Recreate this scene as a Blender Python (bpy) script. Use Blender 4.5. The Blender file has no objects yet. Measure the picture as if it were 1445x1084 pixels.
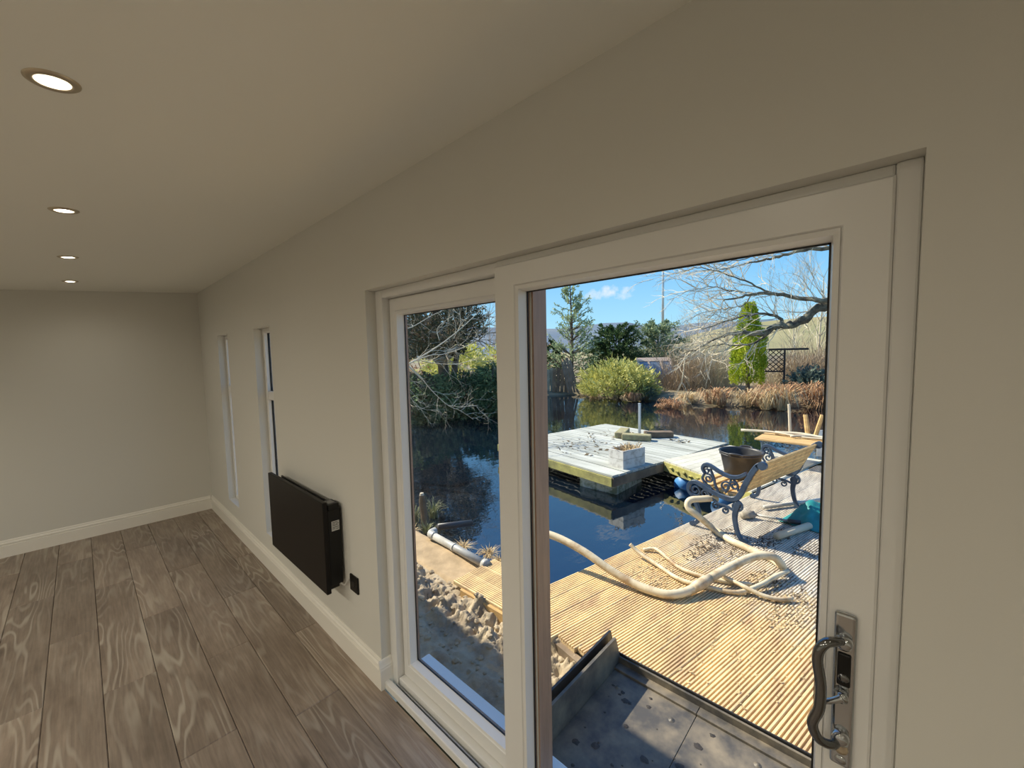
import bpy, bmesh, math, random
import numpy as np
from mathutils import Vector, Matrix, noise as mnoise

# ------------------------------------------------------------------ camera, world, sun, exposure
S = bpy.context.scene
COL = S.collection
CAM = Vector((-0.909, 0.0, 1.6))
FPX, CX, CY = 571.12, 722.5, 542.0
YAW, PIT, ROL = math.radians(46.93), math.radians(-4.10), math.radians(-1.174)
fw = Vector((math.sin(YAW)*math.cos(PIT), math.cos(YAW)*math.cos(PIT), math.sin(PIT)))
r0 = Vector((math.cos(YAW), -math.sin(YAW), 0)); u0 = r0.cross(fw)
rt = r0*math.cos(ROL)+u0*math.sin(ROL); up = -r0*math.sin(ROL)+u0*math.cos(ROL)
cd = bpy.data.cameras.new('camera'); cd.sensor_fit = 'HORIZONTAL'; cd.sensor_width = 36.0
cd.lens = FPX/1445*36.0; cd.clip_start = 0.02; cd.clip_end = 5000
cam = bpy.data.objects.new('camera', cd); COL.objects.link(cam)
cam.matrix_world = Matrix(((rt.x, up.x, -fw.x, CAM.x), (rt.y, up.y, -fw.y, CAM.y), (rt.z, up.z, -fw.z, CAM.z), (0, 0, 0, 1)))
S.camera = cam
S.view_settings.view_transform = 'Standard'; S.view_settings.look = 'None'
S.view_settings.gamma = 1.0; S.view_settings.use_curve_mapping = False
S.view_settings.exposure = 0.0

SUN_EL, SUN_AZ = math.radians(41), math.radians(8)          # sun stands over the left bank, just behind the house front
sun_dir = Vector((-math.sin(SUN_AZ)*math.cos(SUN_EL), math.cos(SUN_AZ)*math.cos(SUN_EL), math.sin(SUN_EL)))
sd = bpy.data.lights.new('sun', 'SUN'); sd.energy = 9.0; sd.angle = math.radians(0.6); sd.color = (1.0, 0.9, 0.74)
so = bpy.data.objects.new('sun', sd); COL.objects.link(so)
so.rotation_euler = sun_dir.to_track_quat('Z', 'Y').to_euler(); so.location = (0, 0, 30)

DOWNLIGHT_W = 4.6

W = bpy.data.worlds.new('sky'); S.world = W; W.use_nodes = True
nt = W.node_tree; nt.nodes.clear()
def wn(t, **k):
    n = nt.nodes.new(t)
    for a, b in k.items(): setattr(n, a, b)
    return n
wo = wn('ShaderNodeOutputWorld'); bg = wn('ShaderNodeBackground'); bg.inputs[1].default_value = 1.1
tc = wn('ShaderNodeTexCoord'); sx = wn('ShaderNodeSeparateXYZ'); nt.links.new(tc.outputs['Generated'], sx.inputs[0])
rp = wn('ShaderNodeValToRGB'); nt.links.new(sx.outputs[2], rp.inputs[0])
e = rp.color_ramp.elements
e[0].position = 0.0; e[0].color = (0.62, 0.86, 1.0, 1); e[1].position = 1.0; e[1].color = (0.09, 0.25, 0.66, 1)
for p, c in ((0.06, (0.42, 0.76, 1.0, 1)), (0.2, (0.22, 0.55, 0.95, 1)), (0.5, (0.12, 0.34, 0.8, 1))):
    q = e.new(p); q.color = c
mp = wn('ShaderNodeMapping'); mp.inputs['Scale'].default_value = (2.2, 2.2, 9.0); mp.inputs['Location'].default_value = (0.35, 0.2, 0.1)
nz = wn('ShaderNodeTexNoise'); nz.inputs['Scale'].default_value = 2.0; nz.inputs['Detail'].default_value = 7; nz.inputs['Roughness'].default_value = 0.55
nt.links.new(tc.outputs['Generated'], mp.inputs[0]); nt.links.new(mp.outputs[0], nz.inputs['Vector'])
cr = wn('ShaderNodeValToRGB'); cr.color_ramp.elements[0].position = 0.60; cr.color_ramp.elements[1].position = 0.80
nt.links.new(nz.outputs[0], cr.inputs[0])
mx = wn('ShaderNodeMix', data_type='RGBA'); nt.links.new(cr.outputs[0], mx.inputs[0])
nt.links.new(rp.outputs[0], mx.inputs[6]); mx.inputs[7].default_value = (0.95, 0.97, 1.0, 1)
dv = wn('ShaderNodeVectorMath', operation='SUBTRACT'); nt.links.new(tc.outputs['Generated'], dv.inputs[0]); dv.inputs[1].default_value = (.862, .487, .140)
ax_ = wn('ShaderNodeVectorMath', operation='DOT_PRODUCT'); nt.links.new(dv.outputs[0], ax_.inputs[0]); ax_.inputs[1].default_value = (.49*15, -.87*15, 0)
sz_ = wn('ShaderNodeSeparateXYZ'); nt.links.new(dv.outputs[0], sz_.inputs[0])
u2 = wn('ShaderNodeMath', operation='MULTIPLY'); nt.links.new(ax_.outputs['Value'], u2.inputs[0]); nt.links.new(ax_.outputs['Value'], u2.inputs[1])
vv = wn('ShaderNodeMath', operation='MULTIPLY'); nt.links.new(sz_.outputs[2], vv.inputs[0]); vv.inputs[1].default_value = 48
v2 = wn('ShaderNodeMath', operation='MULTIPLY_ADD'); nt.links.new(vv.outputs[0], v2.inputs[0]); nt.links.new(vv.outputs[0], v2.inputs[1]); nt.links.new(u2.outputs[0], v2.inputs[2])
nz2 = wn('ShaderNodeTexNoise'); nz2.inputs['Scale'].default_value = 26; nz2.inputs['Detail'].default_value = 6; nt.links.new(tc.outputs['Generated'], nz2.inputs['Vector'])
cm = wn('ShaderNodeMath', operation='MULTIPLY_ADD'); nt.links.new(nz2.outputs[0], cm.inputs[0]); cm.inputs[1].default_value = -4.0; nt.links.new(v2.outputs[0], cm.inputs[2])
cm2 = wn('ShaderNodeMapRange'); cm2.inputs[1].default_value = -1.3; cm2.inputs[2].default_value = -2.2; cm2.inputs[3].default_value = 0; cm2.inputs[4].default_value = .9; nt.links.new(cm.outputs[0], cm2.inputs[0])
mx_ = wn('ShaderNodeMix', data_type='RGBA'); nt.links.new(cm2.outputs[0], mx_.inputs[0]); nt.links.new(mx.outputs[2], mx_.inputs[6]); mx_.inputs[7].default_value = (.92, .92, .94, 1); mx = mx_
nt.links.new(mx.outputs[2], bg.inputs[0]); nt.links.new(bg.outputs[0], wo.inputs[0])

# ------------------------------------------------------------------ helpers
def ray(px, py): return fw + rt*((px-CX)/FPX) - up*((py-CY)/FPX)
def gz(px, py, z):                      # point of a horizontal plane
    d = ray(px, py); return CAM + d*((z-CAM.z)/d.z)
def at(px, py, dist):                   # point at a horizontal distance
    d = ray(px, py); return CAM + d*(dist/math.hypot(d.x, d.y))
def V(*a): return Vector(a)

class MB:
    def __init__(s): s.v = []; s.f = []
    def quadmesh(s, vs, fs):
        b = len(s.v); s.v.extend([tuple(x) for x in vs]); s.f.extend([tuple(b+i for i in f) for f in fs]); return s
    def box(s, x0, x1, y0, y1, z0, z1, M=None):
        vs = [V(x, y, z) for x in (x0, x1) for y in (y0, y1) for z in (z0, z1)]
        if M is not None: vs = [M @ q for q in vs]
        return s.quadmesh(vs, [(0, 1, 3, 2), (4, 6, 7, 5), (0, 4, 5, 1), (2, 3, 7, 6), (0, 2, 6, 4), (1, 5, 7, 3)])
    def bbox(s, x0, x1, y0, y1, z0, z1, b=0.004, M=None, seg=1):
        bm = bmesh.new(); bmesh.ops.create_cube(bm, size=1)
        for q in bm.verts:
            q.co = V(x0+(q.co.x+.5)*(x1-x0), y0+(q.co.y+.5)*(y1-y0), z0+(q.co.z+.5)*(z1-z0))
        bmesh.ops.bevel(bm, geom=bm.edges[:], offset=b, segments=seg, profile=.5, affect='EDGES')
        vs = [M @ q.co if M is not None else q.co.copy() for q in bm.verts]
        bm.verts.index_update(); fs = [tuple(q.index for q in f.verts) for f in bm.faces]; bm.free()
        return s.quadmesh(vs, fs)
    def prism(s, pts, axis_from, axis_to):   # pts: list of 3d points (one end), swept by vector
        n = len(pts); d = Vector(axis_to)-Vector(axis_from)
        vs = [Vector(p) for p in pts]+[Vector(p)+d for p in pts]
        fs = [(i, (i+1) % n, n+(i+1) % n, n+i) for i in range(n)]+[tuple(range(n-1, -1, -1)), tuple(range(n, 2*n))]
        return s.quadmesh(vs, fs)
    def tube(s, path, rad, n=6, cap=True, flat=None):
        path = [Vector(p) for p in path]; m = len(path)
        if not hasattr(rad, '__len__'): rad = [rad]*m
        b = len(s.v); prev = None
        for i, p in enumerate(path):
            t = (path[min(i+1, m-1)]-path[max(i-1, 0)])
            if t.length < 1e-9: t = V(0, 0, 1)
            t.normalize()
            if prev is None:
                a = V(0, 0, 1) if abs(t.z) < .9 else V(1, 0, 0)
                nrm = (a-t*a.dot(t)).normalized()
            else:
                nrm = prev-t*prev.dot(t)
                nrm = nrm.normalized() if nrm.length > 1e-6 else prev
            prev = nrm; bn = t.cross(nrm)
            for k in range(n):
                w = 2*math.pi*k/n
                s.v.append(tuple(p+(nrm*math.cos(w)+bn*math.sin(w))*rad[i]))
        for i in range(m-1):
            for k in range(n):
                k2 = (k+1) % n
                s.f.append((b+i*n+k, b+i*n+k2, b+(i+1)*n+k2, b+(i+1)*n+k))
        if cap and n > 2:
            s.f.append(tuple(b+k for k in range(n-1, -1, -1))); s.f.append(tuple(b+(m-1)*n+k for k in range(n)))
        return s
    def lathe(s, prof, c=(0, 0, 0), n=24, M=None):
        b = len(s.v); m = len(prof)
        for (r, z) in prof:
            for k in range(n):
                w = 2*math.pi*k/n; q = V(c[0]+r*math.cos(w), c[1]+r*math.sin(w), c[2]+z)
                s.v.append(tuple(M @ q if M is not None else q))
        for i in range(m-1):
            for k in range(n):
                k2 = (k+1) % n; s.f.append((b+i*n+k, b+i*n+k2, b+(i+1)*n+k2, b+(i+1)*n+k))
        return s
    def leaf(s, c, a, w):      # diamond blade from c along a with half width vector w
        b = len(s.v); s.v += [tuple(c), tuple(c+a*.5+w), tuple(c+a), tuple(c+a*.5-w)]; s.f.append((b, b+1, b+2, b+3))
    def build(s, name, mat, parent=None, smooth=False, loc=None):
        me = bpy.data.meshes.new(name); me.from_pydata(s.v, [], s.f); me.update()
        if mat is not None: me.materials.append(mat)
        if smooth: me.shade_smooth() if hasattr(me, 'shade_smooth') else me.polygons.foreach_set('use_smooth', [True]*len(me.polygons))
        o = bpy.data.objects.new(name, me); COL.objects.link(o)
        if parent is not None: o.parent = parent
        if loc is not None: o.location = loc
        return o
def link(name, me, parent=None, loc=None, rot=None):
    o = bpy.data.objects.new(name, me); COL.objects.link(o)
    if parent is not None: o.parent = parent
    if loc is not None: o.location = loc
    if rot is not None: o.rotation_euler = rot
    return o
def empty(name, loc=(0, 0, 0), rz=0):
    o = bpy.data.objects.new(name, None); COL.objects.link(o); o.location = loc; o.rotation_euler = (0, 0, rz); o.empty_display_size = .1; return o
def tag(o, label=None, cat=None, group=None, kind=None):
    for k, v in (('label', label), ('category', cat), ('group', group), ('kind', kind)):
        if v: o[k] = v
    return o
def smooth_path(pts, sub=6):
    P = [Vector(p) for p in pts]; out = []
    for i in range(len(P)-1):
        a, b, c, d = P[max(i-1, 0)], P[i], P[i+1], P[min(i+2, len(P)-1)]
        for k in range(sub):
            t = k/sub
            out.append(.5*((2*b)+(c-a)*t+(2*a-5*b+4*c-d)*t*t+(3*b-a-3*c+d)*t**3))
    out.append(P[-1]); return out

# ------------------------------------------------------------------ materials
def M(name, col, rough=.6, metal=0.0, var=0.0, scale=8.0, col2=None, bump=0.0, bscale=60.0, spec=None, stretch=(1, 1, 1), coat=0.0, lo=.35, hi=.65, perobj=0.0, detail=5, emit=None):
    m = bpy.data.materials.new(name); m.use_nodes = True; t = m.node_tree; b = t.nodes['Principled BSDF']
    b.inputs['Base Color'].default_value = (*col, 1); b.inputs['Roughness'].default_value = rough; b.inputs['Metallic'].default_value = metal
    if spec is not None: b.inputs['Specular IOR Level'].default_value = spec
    if coat: b.inputs['Coat Weight'].default_value = coat
    if emit: b.inputs['Emission Color'].default_value = (*emit[0], 1); b.inputs['Emission Strength'].default_value = emit[1]
    if col2 is None and var: col2 = tuple(c*(1-var) for c in col)
    if col2 is not None or bump:
        tcn = t.nodes.new('ShaderNodeTexCoord'); mpn = t.nodes.new('ShaderNodeMapping'); mpn.inputs['Scale'].default_value = stretch
        t.links.new(tcn.outputs['Object'], mpn.inputs[0])
        vec = mpn.outputs[0]
        if perobj:
            oi = t.nodes.new('ShaderNodeObjectInfo'); mu = t.nodes.new('ShaderNodeMath'); mu.operation = 'MULTIPLY'; mu.inputs[1].default_value = 37.0
            t.links.new(oi.outputs['Random'], mu.inputs[0]); ad = t.nodes.new('ShaderNodeVectorMath'); ad.operation = 'ADD'
            t.links.new(vec, ad.inputs[0]); t.links.new(mu.outputs[0], ad.inputs[1]); vec = ad.outputs[0]
    if col2 is not None:
        n = t.nodes.new('ShaderNodeTexNoise'); n.inputs['Scale'].default_value = scale; n.inputs['Detail'].default_value = detail; n.inputs['Roughness'].default_value = .6
        t.links.new(vec, n.inputs['Vector'])
        r = t.nodes.new('ShaderNodeValToRGB'); r.color_ramp.elements[0].position = lo; r.color_ramp.elements[1].position = hi
        r.color_ramp.elements[0].color = (*col, 1); r.color_ramp.elements[1].color = (*col2, 1)
        t.links.new(n.outputs[0], r.inputs[0]); out = r.outputs[0]
        if perobj:
            h = t.nodes.new('ShaderNodeHueSaturation'); mr = t.nodes.new('ShaderNodeMapRange'); mr.inputs[3].default_value = 1-perobj; mr.inputs[4].default_value = 1+perobj
            t.links.new(oi.outputs['Random'], mr.inputs[0]); t.links.new(mr.outputs[0], h.inputs['Value']); t.links.new(out, h.inputs['Color']); out = h.outputs[0]
        t.links.new(out, b.inputs['Base Color'])
    if bump:
        n2 = t.nodes.new('ShaderNodeTexNoise'); n2.inputs['Scale'].default_value = bscale; n2.inputs['Detail'].default_value = 4
        t.links.new(vec, n2.inputs['Vector']); bp = t.nodes.new('ShaderNodeBump'); bp.inputs['Strength'].default_value = bump; bp.inputs['Distance'].default_value = .01
        t.links.new(n2.outputs[0], bp.inputs['Height']); t.links.new(bp.outputs[0], b.inputs['Normal'])
    return m
def leafmat(name, c1, c2, scale=1.2, trans=.25):
    m = bpy.data.materials.new(name); m.use_nodes = True; t = m.node_tree; b = t.nodes['Principled BSDF']; b.inputs['Roughness'].default_value = .65
    b.inputs['Specular IOR Level'].default_value = .25
    g = t.nodes.new('ShaderNodeNewGeometry')
    n = t.nodes.new('ShaderNodeTexNoise'); n.inputs['Scale'].default_value = scale; n.inputs['Detail'].default_value = 3
    tcn = t.nodes.new('ShaderNodeTexCoord'); t.links.new(tcn.outputs['Object'], n.inputs['Vector'])
    ad = t.nodes.new('ShaderNodeMath'); ad.operation = 'ADD'
    mu = t.nodes.new('ShaderNodeMath'); mu.operation = 'MULTIPLY'; mu.inputs[1].default_value = .35
    t.links.new(g.outputs['Random Per Island'], mu.inputs[0]); t.links.new(mu.outputs[0], ad.inputs[0]); t.links.new(n.outputs[0], ad.inputs[1])
    r = t.nodes.new('ShaderNodeValToRGB'); r.color_ramp.elements[0].position = .45; r.color_ramp.elements[1].position = .9
    r.color_ramp.elements[0].color = (*c1, 1); r.color_ramp.elements[1].color = (*c2, 1); t.links.new(ad.outputs[0], r.inputs[0])
    t.links.new(r.outputs[0], b.inputs['Base Color'])
    if trans:
        tr = t.nodes.new('ShaderNodeBsdfTranslucent'); t.links.new(r.outputs[0], tr.inputs[0]); ms = t.nodes.new('ShaderNodeMixShader'); ms.inputs[0].default_value = trans
        o = t.nodes['Material Output']; t.links.new(b.outputs[0], ms.inputs[1]); t.links.new(tr.outputs[0], ms.inputs[2]); t.links.new(ms.outputs[0], o.inputs[0])
    return m

m_wall = M('wall_paint', (.70, .685, .63), .85, bump=.03, bscale=350)
m_ceil = M('ceiling_paint', (.88, .87, .80), .9, bump=.03, bscale=350)
m_skirt = M('skirting_gloss', (.86, .83, .76), .4)
m_upvc = M('white_upvc', (.80, .79, .76), .32)
m_upvc_track = M('aluminium_track', (.45, .47, .48), .35, .8)
m_gasket = M('black_gasket', (.012, .012, .013), .5)
m_foil = M('brown_outer_foil', (.42, .25, .16), .45, var=.25, scale=14, stretch=(6, 6, .4))
m_black = M('heater_black', (.008, .0075, .007), .4, spec=.3)
m_blackp = M('heater_panel_black', (.010, .008, .007), .45, spec=.22)
m_grey = M('heater_grille', (.05, .05, .05), .5)
m_label = M('paper_label', (.62, .62, .6), .6)
m_ink = M('label_ink', (.06, .06, .06), .6)
m_chrome = M('chrome', (.50, .52, .54), .12, 1.0)
m_darkmetal = M('handle_dark_grip', (.20, .205, .21), .14, 1.0)
m_bronze = M('satin_nickel_ring', (.58, .50, .38), .42, 1.0)
m_lens = M('lamp_lens', (.9, .88, .8), .3, emit=((1.0, .9, .72), 14))
m_lensrim = M('lamp_reflector', (.8, .75, .6), .3, emit=((1.0, .84, .6), 2.2))

def glassmat():
    m = bpy.data.materials.new('window_glass'); m.use_nodes = True; t = m.node_tree; t.nodes.remove(t.nodes['Principled BSDF'])
    o = t.nodes['Material Output']; tr = t.nodes.new('ShaderNodeBsdfTransparent'); tr.inputs[0].default_value = (.97, .985, .98, 1)
    gl = t.nodes.new('ShaderNodeBsdfGlossy'); gl.inputs['Roughness'].default_value = .01; gl.inputs[0].default_value = (1, 1, 1, 1)
    lw = t.nodes.new('ShaderNodeLayerWeight'); lw.inputs[0].default_value = .5; pw = t.nodes.new('ShaderNodeMath'); pw.operation = 'POWER'; pw.inputs[1].default_value = 4.0
    t.links.new(lw.outputs['Facing'], pw.inputs[0]); fr = t.nodes.new('ShaderNodeMapRange'); fr.inputs[3].default_value = .0; fr.inputs[4].default_value = .6; t.links.new(pw.outputs[0], fr.inputs[0]); ms = t.nodes.new('ShaderNodeMixShader')
    t.links.new(fr.outputs[0], ms.inputs[0]); t.links.new(tr.outputs[0], ms.inputs[1]); t.links.new(gl.outputs[0], ms.inputs[2]); t.links.new(ms.outputs[0], o.inputs[0])
    return m
m_glass = glassmat()

def plankmat():
    m = bpy.data.materials.new('oak_laminate'); m.use_nodes = True; t = m.node_tree; b = t.nodes['Principled BSDF']
    def N(k, **a):
        n = t.nodes.new(k)
        for x, y in a.items(): setattr(n, x, y)
        return n
    L = t.links.new
    tcn = N('ShaderNodeTexCoord'); oi = N('ShaderNodeObjectInfo')
    mu = N('ShaderNodeMath', operation='MULTIPLY'); mu.inputs[1].default_value = 91.7; L(oi.outputs['Random'], mu.inputs[0])
    ad = N('ShaderNodeVectorMath', operation='ADD'); L(tcn.outputs['Object'], ad.inputs[0]); L(mu.outputs[0], ad.inputs[1])
    # contour lines of a stretched noise: cathedral grain
    mpn = N('ShaderNodeMapping'); mpn.inputs['Scale'].default_value = (5.6, .68, 1); L(ad.outputs[0], mpn.inputs[0])
    n1 = N('ShaderNodeTexNoise'); n1.inputs['Scale'].default_value = 1; n1.inputs['Detail'].default_value = 2.5; n1.inputs['Roughness'].default_value = .45; L(mpn.outputs[0], n1.inputs['Vector'])
    w1 = N('ShaderNodeMath', operation='MULTIPLY'); w1.inputs[1].default_value = 100; L(n1.outputs[0], w1.inputs[0])
    sn = N('ShaderNodeMath', operation='SINE'); L(w1.outputs[0], sn.inputs[0])
    r1 = N('ShaderNodeMapRange'); r1.inputs[1].default_value = .15; r1.inputs[2].default_value = 1.0; L(sn.outputs[0], r1.inputs[0])
    # where the grain shows
    mp2 = N('ShaderNodeMapping'); mp2.inputs['Scale'].default_value = (3.5, 1.1, 1); L(ad.outputs[0], mp2.inputs[0])
    n2 = N('ShaderNodeTexNoise'); n2.inputs['Scale'].default_value = 1.1; n2.inputs['Detail'].default_value = 3; L(mp2.outputs[0], n2.inputs['Vector'])
    r2 = N('ShaderNodeMapRange'); r2.inputs[1].default_value = .40; r2.inputs[2].default_value = .70; L(n2.outputs[0], r2.inputs[0])
    mm = N('ShaderNodeMath', operation='MULTIPLY'); L(r1.outputs[0], mm.inputs[0]); L(r2.outputs[0], mm.inputs[1])
    # fibres
    mp3 = N('ShaderNodeMapping'); mp3.inputs['Scale'].default_value = (70, 3.5, 1); L(ad.outputs[0], mp3.inputs[0])
    n3 = N('ShaderNodeTexNoise'); n3.inputs['Scale'].default_value = 1.5; n3.inputs['Detail'].default_value = 4; L(mp3.outputs[0], n3.inputs['Vector'])
    mp4 = N('ShaderNodeMapping'); mp4.inputs['Scale'].default_value = (5, 1.4, 1); L(ad.outputs[0], mp4.inputs[0])
    n4 = N('ShaderNodeTexNoise'); n4.inputs['Scale'].default_value = 1.3; n4.inputs['Detail'].default_value = 6; n4.inputs['Roughness'].default_value = .65; L(mp4.outputs[0], n4.inputs['Vector'])
    rc = N('ShaderNodeValToRGB'); rc.color_ramp.elements[0].position = .3; rc.color_ramp.elements[1].position = .7
    rc.color_ramp.elements[0].color = (.205, .155, .118, 1); rc.color_ramp.elements[1].color = (.37, .295, .23, 1); L(n4.outputs[0], rc.inputs[0])
    mx1 = N('ShaderNodeMix', data_type='RGBA', blend_type='MULTIPLY'); mx1.inputs[0].default_value = .85; L(rc.outputs[0], mx1.inputs[6])
    r3 = N('ShaderNodeMapRange'); r3.inputs[1].default_value = .3; r3.inputs[2].default_value = .7; r3.inputs[3].default_value = .72; r3.inputs[4].default_value = 1.12; L(n3.outputs[0], r3.inputs[0]); L(r3.outputs[0], mx1.inputs[7])
    mx2 = N('ShaderNodeMix', data_type='RGBA'); L(mm.outputs[0], mx2.inputs[0]); L(mx1.outputs[2], mx2.inputs[6]); mx2.inputs[7].default_value = (.50, .44, .36, 1)
    # knots
    vo = N('ShaderNodeTexVoronoi'); vo.inputs['Scale'].default_value = 1.0; mp5 = N('ShaderNodeMapping'); mp5.inputs['Scale'].default_value = (5.2, 1.9, 1); L(ad.outputs[0], mp5.inputs[0]); L(mp5.outputs[0], vo.inputs['Vector'])
    r5 = N('ShaderNodeMapRange'); r5.inputs[1].default_value = .03; r5.inputs[2].default_value = .13; r5.inputs[3].default_value = .55; r5.inputs[4].default_value = 0; L(vo.outputs[0], r5.inputs[0])
    mx3 = N('ShaderNodeMix', data_type='RGBA'); L(r5.outputs[0], mx3.inputs[0]); L(mx2.outputs[2], mx3.inputs[6]); mx3.inputs[7].default_value = (.07, .045, .03, 1)
    h = N('ShaderNodeHueSaturation'); mr = N('ShaderNodeMapRange'); mr.inputs[3].default_value = .82; mr.inputs[4].default_value = 1.18; L(oi.outputs['Random'], mr.inputs[0]); L(mr.outputs[0], h.inputs['Value']); L(mx3.outputs[2], h.inputs['Color'])
    L(h.outputs[0], b.inputs['Base Color']); b.inputs['Roughness'].default_value = .42
    bp = N('ShaderNodeBump'); bp.inputs['Strength'].default_value = .12; bp.inputs['Distance'].default_value = .004; L(mm.outputs[0], bp.inputs['Height']); L(bp.outputs[0], b.inputs['Normal'])
    return m
m_plank = plankmat()

# ------------------------------------------------------------------ the room
XL, YB, YE = -3.6, -1.9, 5.36           # left wall, wall behind the camera, end wall
TH = 0.155                                # door wall thickness
def ceil_z(x): return 2.318+0.075*x
DY0, DY1, DZ = -0.03, 1.75, 1.905        # door opening
WIN = [(4.25, 4.61, .272, 1.835), (3.105, 3.47, .272, 1.835)]
holes = sorted([(DY0, DY1, -.12, DZ)]+WIN)
mb = MB(); ycur = YB
TOPZ = ceil_z(0)
def wallbox(y0, y1, z0, z1):
    if z1-z0 > 1e-6 and y1-y0 > 1e-6: mb.box(0, TH, y0, y1, z0, z1)
for (a, b_, z0, z1) in holes:
    wallbox(ycur, a, -.12, TOPZ+.1); wallbox(a, b_, -.12, z0); wallbox(a, b_, z1, TOPZ+.1); ycur = b_
wallbox(ycur, YE, -.12, TOPZ+.1)
wr = mb.build('wall_right', m_wall); tag(wr, 'off-white plastered wall with the patio door opening', kind='structure')
tag(MB().box(XL-.1, TH, YE, YE+.1, -.12, 2.5).build('wall_far', m_wall), 'plain off-white end wall of the room', kind='structure')
tag(MB().box(XL-.1, XL, YB-.1, YE, -.12, 2.5).build('wall_left', m_wall), 'plain off-white side wall', kind='structure')
tag(MB().box(XL-.1, TH, YB-.1, YB, -.12, 2.5).build('wall_back', m_wall), 'plain off-white wall behind the viewer', kind='structure')
mb = MB()
vs = [(XL, YB, ceil_z(XL)), (0, YB, ceil_z(0)), (0, YE, ceil_z(0)), (XL, YE, ceil_z(XL))]
mb.prism(vs, (0, 0, 0), (0, 0, .12))
tag(mb.build('ceiling', m_ceil), 'smooth off-white ceiling, gently sloping', kind='structure')
# roof deck with eaves outside, above the ceiling
m_roof = M('roof_felt', (.05, .05, .055), .8)
m_clad = M('outer_cladding', (.16, .15, .14), .7, var=.2, scale=5)
rf = MB().prism([(XL-.2, YB-.3, 2.2), (TH+.125, YB-.3, 2.53), (TH+.125, YE+.3, 2.53), (XL-.2, YE+.3, 2.2)], (0, 0, 0), (0, 0, .12)).build('roof', m_roof)
tag(rf, 'dark flat roof edge above the patio door', kind='structure')

# floor boards, each its own plank
floor = MB().box(XL, 0, YB, YE, -.14, -.008).build('floor', M('floor_underlay', (.02, .016, .012), .9))
tag(floor, 'brown-grey oak laminate floor', kind='structure')
PW, PL = .1955, 1.335
c = .0030
def plank_mesh(L):
    q = MB(); h = .008
    x0, x1, y0, y1 = -PW/2+.0008, PW/2-.0008, -L/2+.0009, L/2-.0009
    vs = [(x0, y0, -h), (x1, y0, -h), (x1, y1, -h), (x0, y1, -h), (x0, y0, -c), (x1, y0, -c), (x1, y1, -c), (x0, y1, -c), (x0+c, y0+c, 0), (x1-c, y0+c, 0), (x1-c, y1-c, 0), (x0+c, y1-c, 0)]
    fs = [(8, 9, 10, 11)]
    for i in range(4):
        j = (i+1) % 4; fs += [(i, j, 4+j, 4+i), (4+i, 4+j, 8+j, 8+i)]
    q.quadmesh(vs, fs)
    me = bpy.data.meshes.new('plank'); me.from_pydata(q.v, [], q.f); me.materials.append(m_plank); return me
full = plank_mesh(PL); cache = {}
# seam positions read off the photograph: x = -.343 -.541 ... ; end joints per column
col_x = -.343
joints = {0: 2.50, 1: 1.90, 2: 2.63, 3: 2.03, 4: 2.735, 5: 3.46, 6: 2.85, 7: 2.2, 8: 3.1}
for k in range(-1, 17):
    xc = col_x-PW/2-(k-1)*PW if True else 0
    xc = -.343+PW*1.5-k*PW
    x0, x1 = xc-PW/2, xc+PW/2
    if x1 < XL-.01: break
    if x0 > -.005: continue
    off = joints.get(k, (k*.437) % PL+1)
    off = off % PL
    y = YB-PL+((off-YB) % PL)
    if k < 7: pass
    while y < YE:
        a, b_ = max(y, YB), min(y+PL, YE)
        if b_-a > .03:
            L = round(b_-a, 3)
            if L not in cache: cache[L] = full if abs(L-PL) < 1e-3 else plank_mesh(L)
            xx = xc
            o = link('floor_plank', cache[L], floor, (xx, (a+b_)/2, 0))
            if x1 > 0: o.scale = ((0-x0)/PW, 1, 1); o.location.x = x0/2
        y += PL

# skirting: moulded profile swept along the walls
prof = [(0, 0), (.018, 0), (.018, .098), (.009, .1005), (.009, .106), (.0155, .110), (.0135, .120), (.0075, .126), (.0075, .134), (.004, .143), (0, .143)]
def skirting(name, a, b_, inward):
    q = MB(); n = len(prof); inw = Vector(inward)
    P0 = [Vector(a)+inw*d+V(0, 0, z) for d, z in prof]; P1 = [Vector(b_)+inw*d+V(0, 0, z) for d, z in prof]
    q.quadmesh(P0+P1, [(i, (i+1) % n, n+(i+1) % n, n+i) for i in range(n)]+[tuple(range(n)), tuple(range(2*n-1, n-1, -1))])
    return q.build(name, m_skirt)
sk = skirting('baseboard_right', (0, DY1, 0), (0, YE, 0), (-1, 0, 0)); tag(sk, 'moulded off-white skirting along the window wall', kind='structure')
q = MB()                                             # short return of the skirting into the door reveal
for dx, (d, z) in enumerate([]): pass
pr = [(0, 0), (.0, .143), (-.005, .141), (-.0085, .134), (-.010, .126), (-.0125, .116), (-.0155, .110), (-.0155, .104), (-.018, .098), (-.018, 0)]
q.prism([(-.018, DY1+d, z) for d, z in pr], (0, 0, 0), (.018+.048, 0, 0)); q.build('return_moulding', m_skirt, sk)
tag(skirting('baseboard_far', (XL, YE, 0), (-.018, YE, 0), (0, -1, 0)), 'moulded off-white skirting along the end wall', kind='structure')
tag(skirting('baseboard_near', (0, YB, 0), (0, DY0, 0), (-1, 0, 0)), 'moulded off-white skirting right of the door', kind='structure')
tag(skirting('baseboard_left', (XL, YB, 0), (XL, YE, 0), (1, 0, 0)), 'moulded off-white skirting on the side wall', kind='structure')

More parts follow.
